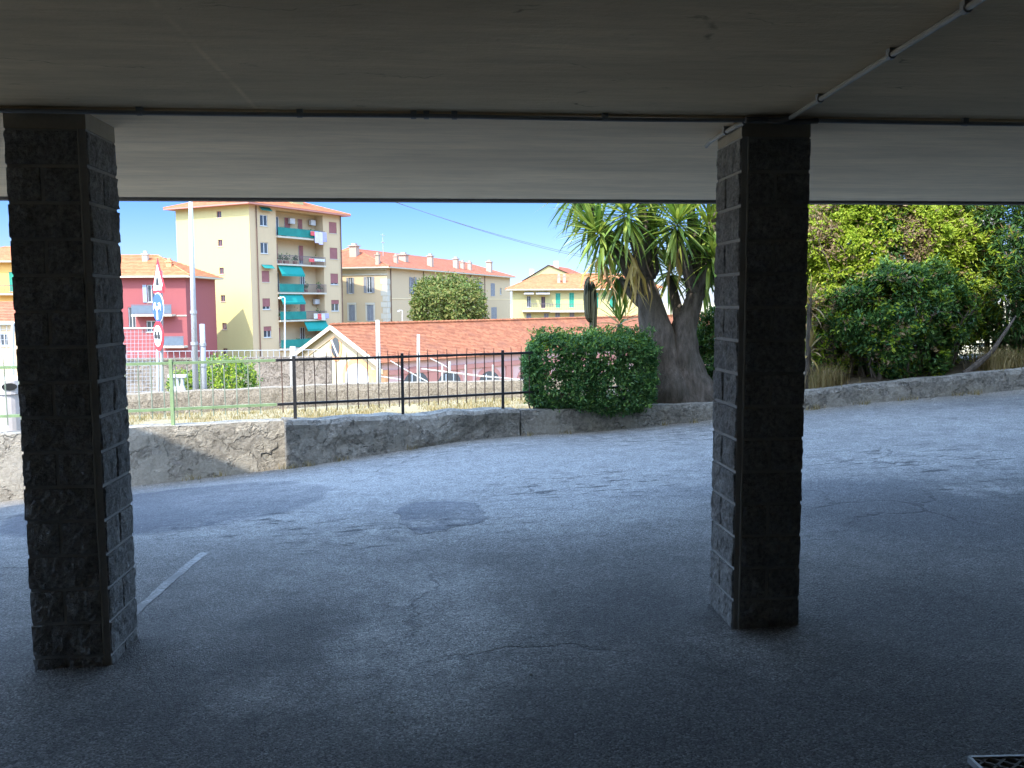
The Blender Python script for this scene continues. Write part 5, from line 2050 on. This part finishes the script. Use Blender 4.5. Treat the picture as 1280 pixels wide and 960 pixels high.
# niche
u, z = Sd.hit('L', 420, 434)
for rr, o, m_ in ((1.05, .05, 'brick'), (.72, .06, 'glass')):
    mb = MB()
    pts = [Sd.P('L', u + rr * .8 * math.cos(2 * math.pi * i / 20), z + rr * 1.15 * math.sin(2 * math.pi * i / 20), .002 if m_ == 'brick' else .052) for i in range(20)]
    mb.prism(pts, Vector(Sd.P('L', 0, 0, o)) if m_ == 'brick' else Vector(Sd.P('L', 0, 0, .02)))
    mb.build('niche_surround' if m_ == 'brick' else 'niche_pane', M[m_], Sd.t, local=True)
mb = MB()
mb.bar(Sd.P('L', u + .45, z + .6, .12), Sd.P('L', u - .4, z - .75, .12), .12, .06)
mb.build('niche_strut', M['white'], Sd.t, local=True)
# arched doors in the gable
for px0, px1, y0, ys in ((396, 409, 500, 465), (433, 462, 500, 472)):
    ua, _ = Sd.hit('L', px1, 470)
    ub, _ = Sd.hit('L', px0, 470)
    zsp = Sd.hit('L', (px0 + px1) / 2, ys)[1]
    mb = MB()
    mb.prism(arch_pts(ua - .45, ub + .45, .3, zsp + .1, 10, 'L', .003), Vector(Sd.P('L', 0, 0, .05)))
    mb.build('arch_surround', M['brick'], Sd.t, local=True)
    mb = MB()
    mb.prism(arch_pts(ua, ub, .3, zsp, 10, 'L', .056), Vector(Sd.P('L', 0, 0, .03)))
    mb.build('door', M['white'], Sd.t, local=True)
mb = MB()
mb.box(-.09, .9, -.09, -.003, 0, H - .7)
mb.box(-.09, -.003, -.003, 1.2, 0, H - .7)
mb.build('quoins', M['brick'], Sd.t, local=True)
mb = MB()
mb.box(-.09, -.003, GW - .9, GW, 0, H - .7)
mb.build('corner_pilaster', M['pink'], Sd.t, local=True)
# side: cornice, pilasters, arched windows
mb = MB()
Sd.fbox(mb, 'R', .92, 62, H - 1.15, H - .75, .003, .16)
mb.build('cornice', M['pinkdark'], Sd.t, local=True)
k = 0
for px in (519, 561, 611, 660, 705, 745):
    u, _ = Sd.hit('R', px, 468)
    zt_ = Sd.hit('R', px, 462)[1]
    mb = MB()
    mb.prism(arch_pts(u - 1.65, u + 1.65, 1.6, zt_ - .95, 10, 'R', .003), Vector(Sd.P('R', 0, 0, .06)))
    mb.build('arch_surround', M['pinkdark'], Sd.t, local=True)
    mb = MB()
    mb.prism(arch_pts(u - 1.35, u + 1.35, 1.8, zt_ - 1.15, 10, 'R', .066), Vector(Sd.P('R', 0, 0, .03)))
    wd_ = mb.build('window', M['glass'], Sd.t, local=True)
    mb = MB()
    for q in (-.45, .45):
        Sd.fbox(mb, 'R', u + q - .05, u + q + .05, 1.8, zt_ - .35, .098, .13)
    Sd.fbox(mb, 'R', u - 1.35, u + 1.35, zt_ - 1.2, zt_ - 1.08, .098, .128)
    mb.build('frame', M['white'], wd_, local=True)
for px in (540, 585, 636, 684, 726, 765):
    u, _ = Sd.hit('R', px, 468)
    mb = MB()
    Sd.fbox(mb, 'R', u - .45, u + .45, 0, H - 1.17, .003, .13)
    mb.build('pilaster', M['pinkdark'], Sd.t, local=True)

# --- brown boundary wall with a white railing, in front of the crimson house
Bw = Bld('yard_wall', 'brown yard wall topped by a white railing in front of the yellow block', 'wall', 120, 34, 84, -5.6, 9.0, .3, at(240, 449, 35).z + 5.6)
mb = MB()
mb.box(0, Bw.W, 0, Bw.D, 0, Bw.H)
mb.box(-.02, Bw.W + .02, -.05, Bw.D + .05, Bw.H + .002, Bw.H + .08)
mb.build('wall', M['yardstone'], Bw.t, local=True)
mb = MB()
for i in range(41):
    uu = Bw.W * i / 40
    mb.box(uu - .008, uu + .008, .12, .135, Bw.H + .08, Bw.H + .34)
mb.box(0, Bw.W, .11, .145, Bw.H + .34, Bw.H + .365)
mb.build('railing', M['galv'], Bw.t, local=True)

# ---------------------------------------------------------------- poles, lamps, signs
def pole(label, px, ptop, pbase, d, r0_, r1_, mat, name='utility_pole', collars=(), group=None):
    a, b = at(px, pbase, d), at(px + (ptop[0] - px), ptop[1], d)
    t = thing(name, label, 'pole', a, 0, group)
    mb = MB()
    mb.tube([a - Vector((0, 0, .8)), a.lerp(b, .5), b], [r0_, (r0_ + r1_) / 2, r1_], 10)
    mb.build('shaft', mat, t, smooth=True)
    for c in collars:
        p = a.lerp(b, c)
        mb = MB()
        rr = (r0_ + (r1_ - r0_) * c) * 1.25
        mb.tube([p - Vector((0, 0, .03)), p + Vector((0, 0, .03))], rr, 10)
        mb.build('collar', M['galv'], t)
    return t, a, b


pole('tall slim galvanised pole reaching above the soffit edge', 245, (237.5, 225), 507, 17.7, 0.064, 0.038, M['galv'], 'lamp_post', (.28, .42))
pole('short thick galvanised post beside the tall slim pole', 256, (252.5, 405), 507, 17.8, 0.058, 0.052, M['galv'], 'steel_post', (.5, .75))
pole('stubby pale post behind the pebbly wall left of the shed', 366, (366, 433), 490, 19.3, 0.062, 0.062, M['concrete'], 'concrete_post')
t, a, b = pole('white concrete railway mast in front of the shed roof, nearest the gable', 474, (472, 400), 500, 42, 0.13, 0.09, M['concrete'], 'railway_mast', (), 'railway masts in front of the shed')
mb = MB()
mb.tube([at(472, 470, 42), at(505, 475, 42)], .035, 6)
mb.tube([at(488, 451, 42), at(510, 464, 42), at(536, 478, 42)], .03, 6)
mb.build('bracket', M['concrete'], t)
t, a, b = pole('white railway mast carrying a long slanting boom', 523, (523, 418), 500, 46, 0.10, 0.075, M['concrete'], 'railway_mast', (), 'railway masts in front of the shed')
mb = MB()
mb.tube([at(527, 461, 46), at(600, 470, 46), at(655, 475, 46)], [.04, .05, .035], 6)
mb.tube([at(538, 448, 46), at(552, 455, 46), at(562, 461, 46)], .03, 6)
mb.tube([at(562, 452, 46), at(562, 466, 46)], .06, 6)
mb.build('boom', M['concrete'], t)
mb = MB()
for px in (553, 582, 616):
    mb.tube([at(px, 456, 46), at(px, 490, 46)], .045, 6)
mb.build('boom_support', M['concrete'], t)


def lamp(label, px, ptop, pbase, d, arm):
    a, b = at(px, pbase, d), at(px, ptop, d)
    t = thing('street_lamp', label, 'street lamp', a)
    mb = MB()
    c = at(px + arm * .5, ptop - 1.5, d)
    e = at(px + arm, ptop - .5, d)
    mb.tube([a, a.lerp(b, .6), b, c, e], [.065, .06, .05, .04, .035], 7)
    mb.build('post', M['white'], t)
    mb = MB()
    mb.tube([e, at(px + arm * 1.9, ptop + .6, d)], [.11, .08], 7)
    mb.build('lamp_head', M['white'], t)


lamp('thin white street lamp in front of the balconies of the yellow block', 356, 372.5, 480, 72, -4)
lamp('small white street lamp before the long tan building', 503, 389, 440, 98, -3)

# road signs
sp_ = at(201, 492, 17.75)
ts = thing('road_sign', 'steel post carrying a warning triangle, a blue arrow disc and a red ringed disc', 'road sign', sp_)
FA = R(180 + 62)                # the plates look to the left and a little towards the viewer
nrm = Vector((-math.sin(R(54)), -math.cos(R(54)), 0))
sd_ = Vector((math.cos(R(54)), -math.sin(R(54)), 0))       # plate's horizontal
upz = Vector((0, 0, 1))
mb = MB()
mb.tube([sp_ - Vector((0, 0, .8)), at(201, 338, 17.75)], .033, 10)
mb.build('post', M['galv'], ts)


def plate(c, outline, o0, o1):
    mb = MB()
    mb.prism([c + sd_ * x + upz * y + nrm * o0 for x, y in outline], nrm * (o1 - o0))
    return mb


def circ(r_, n=28):
    return [(r_ * math.cos(2 * math.pi * i / n), r_ * math.sin(2 * math.pi * i / n)) for i in range(n)]


def sign(c, layers):
    root = None
    o = 0.04
    for nm, m_, shapes in layers:
        mb = MB()
        for outl in shapes:
            mb.prism([c + sd_ * x + upz * y + nrm * o for x, y in outl], nrm * .012)
        ob = mb.build(nm, M[m_], root or ts)
        root = root or ob
        o += 0.0135
    return root


c1 = at(201, 349, 17.75)


def tri(s, dy=0.0):
    return [(-s, -s * .58 + dy), (s, -s * .58 + dy), (0, s * 1.15 + dy)]


sign(c1, [('warning_plate', 'signred', [tri(.36)]), ('white_field', 'signwhite', [tri(.25)]), ('symbol', 'signblack', [[(-.07, -.12), (.07, -.12), (.05, -.02), (0, .06), (-.05, -.02)]])])
c1b = at(201, 361, 17.75)
sign(c1b, [('notice_plate', 'signred', [[(-.3, -.085), (.3, -.085), (.3, .085), (-.3, .085)]]), ('text_bars', 'signwhite', [[(x, -.03), (x + .05, -.03), (x + .05, .03), (x, .03)] for x in (-.24, -.16, -.08, 0, .08, .16)])])
c2 = at(201, 384.5, 17.75)


def arrow(sgn):
    return [[(0.0, -.10), (sgn * .05, -.06), (sgn * .13, .02), (sgn * .10, .06), (0, -.02)],
            [(sgn * .20, -.06), (sgn * .21, .03), (sgn * .14, .10), (sgn * .05, .09)]]


sign(c2, [('blue_disc', 'signwhite', [circ(.30)]), ('blue_field', 'signblue', [circ(.28)]), ('arrows', 'signwhite', [[(-.03, -.24), (.03, -.24), (.03, -.05), (-.03, -.05)]] + arrow(1) + arrow(-1))])
c3 = at(201, 420, 17.75)


def car_s(x):
    return [[(x - .065, -.05), (x + .065, -.05), (x + .065, .03), (x + .04, .03), (x + .03, .09), (x - .03, .09), (x - .04, .03), (x - .065, .03)]]


sign(c3, [('red_ring_disc', 'signred', [circ(.30)]), ('white_field', 'signwhite', [circ(.215)]), ('car_symbols', 'signblack', car_s(-.09) + car_s(.09))])


# mesh fence panels at the left
def mesh_panel(label, px0, px1, pt, pb_, d, cell=.09):
    a, b = at(px0, pt, d), at(px1, pt, d + .3)
    c, e = at(px0, pb_, d), at(px1, pb_, d + .3)
    b.z, e.z = a.z, c.z
    t = thing('mesh_fence', label, 'fence', c)
    mb = MB()
    mb.tube([c, a, b, e], .035, 8)
    mb.tube([c, e], .03, 8)
    mb.build('frame', M['white'], t)
    mb = MB()
    L = (b - a).length
    n = int(L / cell)
    for i in range(1, n):
        mb.bar(a.lerp(b, i / n), c.lerp(e, i / n), .008)
    h = a.z - c.z
    n = int(h / cell)
    for i in range(1, n):
        mb.bar(a.lerp(c, i / n), b.lerp(e, i / n), .008)
    mb.build('wire_mesh', M['galv'], t)


mesh_panel('white framed wire mesh fence panel behind the road sign', 120, 197, 411, 500, 22)
mesh_panel('white wire mesh gate panel left of the left hand pillar', -90, 16, 406, 530, 15.2)

# litter bin at far left
pb = at(15, 541, 11.0)
tb_ = thing('litter_bin', 'pale grey plastic litter bin with rounded lid behind the fence at left', 'bin', (pb.x, pb.y, -.05))
mb = MB()
zb0, zt0 = -.05, at(15, 492, 11.0).z
mb.tube([(pb.x, pb.y, zb0), (pb.x, pb.y, zb0 + .05), (pb.x, pb.y, zt0)], [.15, .155, .175], 24)
mb.build('body', M['bin'], tb_, smooth=False)
mb = MB()
z1 = at(15, 470, 11.0).z
mb.tube([(pb.x, pb.y, zt0 + .004), (pb.x, pb.y, zt0 + .03), (pb.x, pb.y, z1 - .05), (pb.x, pb.y, z1 - .015), (pb.x, pb.y, z1)], [.19, .19, .18, .14, .05], 24)
lid = mb.build('lid', M['bin'], tb_)
mb = MB()
cen = Vector((pb.x, pb.y, (zt0 + z1) / 2 - .01))
dirc = (CAM - cen)
dirc.z = 0
dirc.normalize()
sdv = Vector((-dirc.y, dirc.x, 0))
mb.prism([cen + dirc * .17 + sdv * (.085 * math.cos(a_)) + upz * (.045 * math.sin(a_)) for a_ in np.linspace(0, 2 * math.pi, 16, endpoint=False)], dirc * .025)
mb.build('opening', M['signblack'], lid)

# balusters of a small white balustrade behind the pebbly wall
tq = at(224, 488, 19.6)
tbal = thing('balustrade', 'short white balustrade behind the pebbly wall left of the poles', 'balustrade', (tq.x, tq.y, tq.z - .2))
for px in (216, 222, 228):
    mb = MB()
    a_, b_ = at(px, 493, 19.6), at(px, 471, 19.6)
    mb.tube([a_, a_.lerp(b_, .25), a_.lerp(b_, .5), a_.lerp(b_, .8), b_], [.05, .075, .04, .035, .055], 10)
    mb.build('baluster', M['white'], tbal)
mb = MB()
mb.bar(at(211, 470, 19.6), at(233, 470, 19.6), .12, .06)
mb.build('coping', M['white'], tbal)

# overhead cables
tcab = thing('overhead_cable', 'pair of dark overhead wires crossing the sky to the yucca', 'cable', at(480, 250, 36))
for off in (0, 1):
    mb = MB()
    a_, b_ = at(452 + off * 4, 238 + off * 0.5, 36), at(735, 320 + off * 2.6, 60)
    pts = []
    for i in range(25):
        u = i / 24
        q = a_.lerp(b_, u)
        q.z -= 4 * u * (1 - u) * 0.25
        pts.append(q)
    mb.tube(pts, .014, 5)
    mb.build('wire', M['wire'], tcab)

# weeds at the foot of the walls
wd_pts = []
for _ in range(26):
    x = random.uniform(-5, 8.5)
    y = float(line_y(x)) - random.uniform(0.02, 0.12)
    wd_pts.append((x, y, float(road_z(x, y))))
tag(blades(wd_pts, 0.10, 0.010, 16, 0.05, 1.2).build('weeds', M['drygrass']), 'small dry weeds growing where the walls meet the road', 'weeds', kind='stuff')

# loose grit and fallen leaves along the foot of the walls
mb = MB()
for _ in range(420):
    x = random.uniform(-6, 9)
    y = float(line_y(x)) - abs(random.gauss(0, .35)) - .05
    z = float(road_z(x, y)) + .012 * noise.noise((x * 1.1, y * 1.1, 0))
    s_ = random.uniform(.006, .022)
    a_ = random.uniform(0, 6.28)
    v = [(x + s_ * math.cos(a_ + k) * random.uniform(.6, 1.2), y + s_ * math.sin(a_ + k) * random.uniform(.6, 1.2), z - .003) for k in (0, 1.3, 2.6, 3.9, 5.1)]
    mb.add(v + [(x, y, z + s_ * .8)], [(0, 1, 5), (1, 2, 5), (2, 3, 5), (3, 4, 5), (4, 0, 5)])
for _ in range(260):
    x, y = random.uniform(-4, 6), random.uniform(2.5, 11)
    z = float(road_z(x, y)) + .012 * noise.noise((x * 1.1, y * 1.1, 0)) + .006 * noise.noise((x * 4, y * 4, 3))
    s_ = random.uniform(.004, .012)
    a_ = random.uniform(0, 6.28)
    v = [(x + s_ * math.cos(a_ + k), y + s_ * math.sin(a_ + k), z - .003) for k in (0, 1.3, 2.6, 3.9, 5.1)]
    mb.add(v + [(x, y, z + s_ * .8)], [(0, 1, 5), (1, 2, 5), (2, 3, 5), (3, 4, 5), (4, 0, 5)])
tag(mb.build('gravel', M['oldwall']), 'loose grit scattered over the asphalt and along the wall foot', 'gravel', kind='stuff')
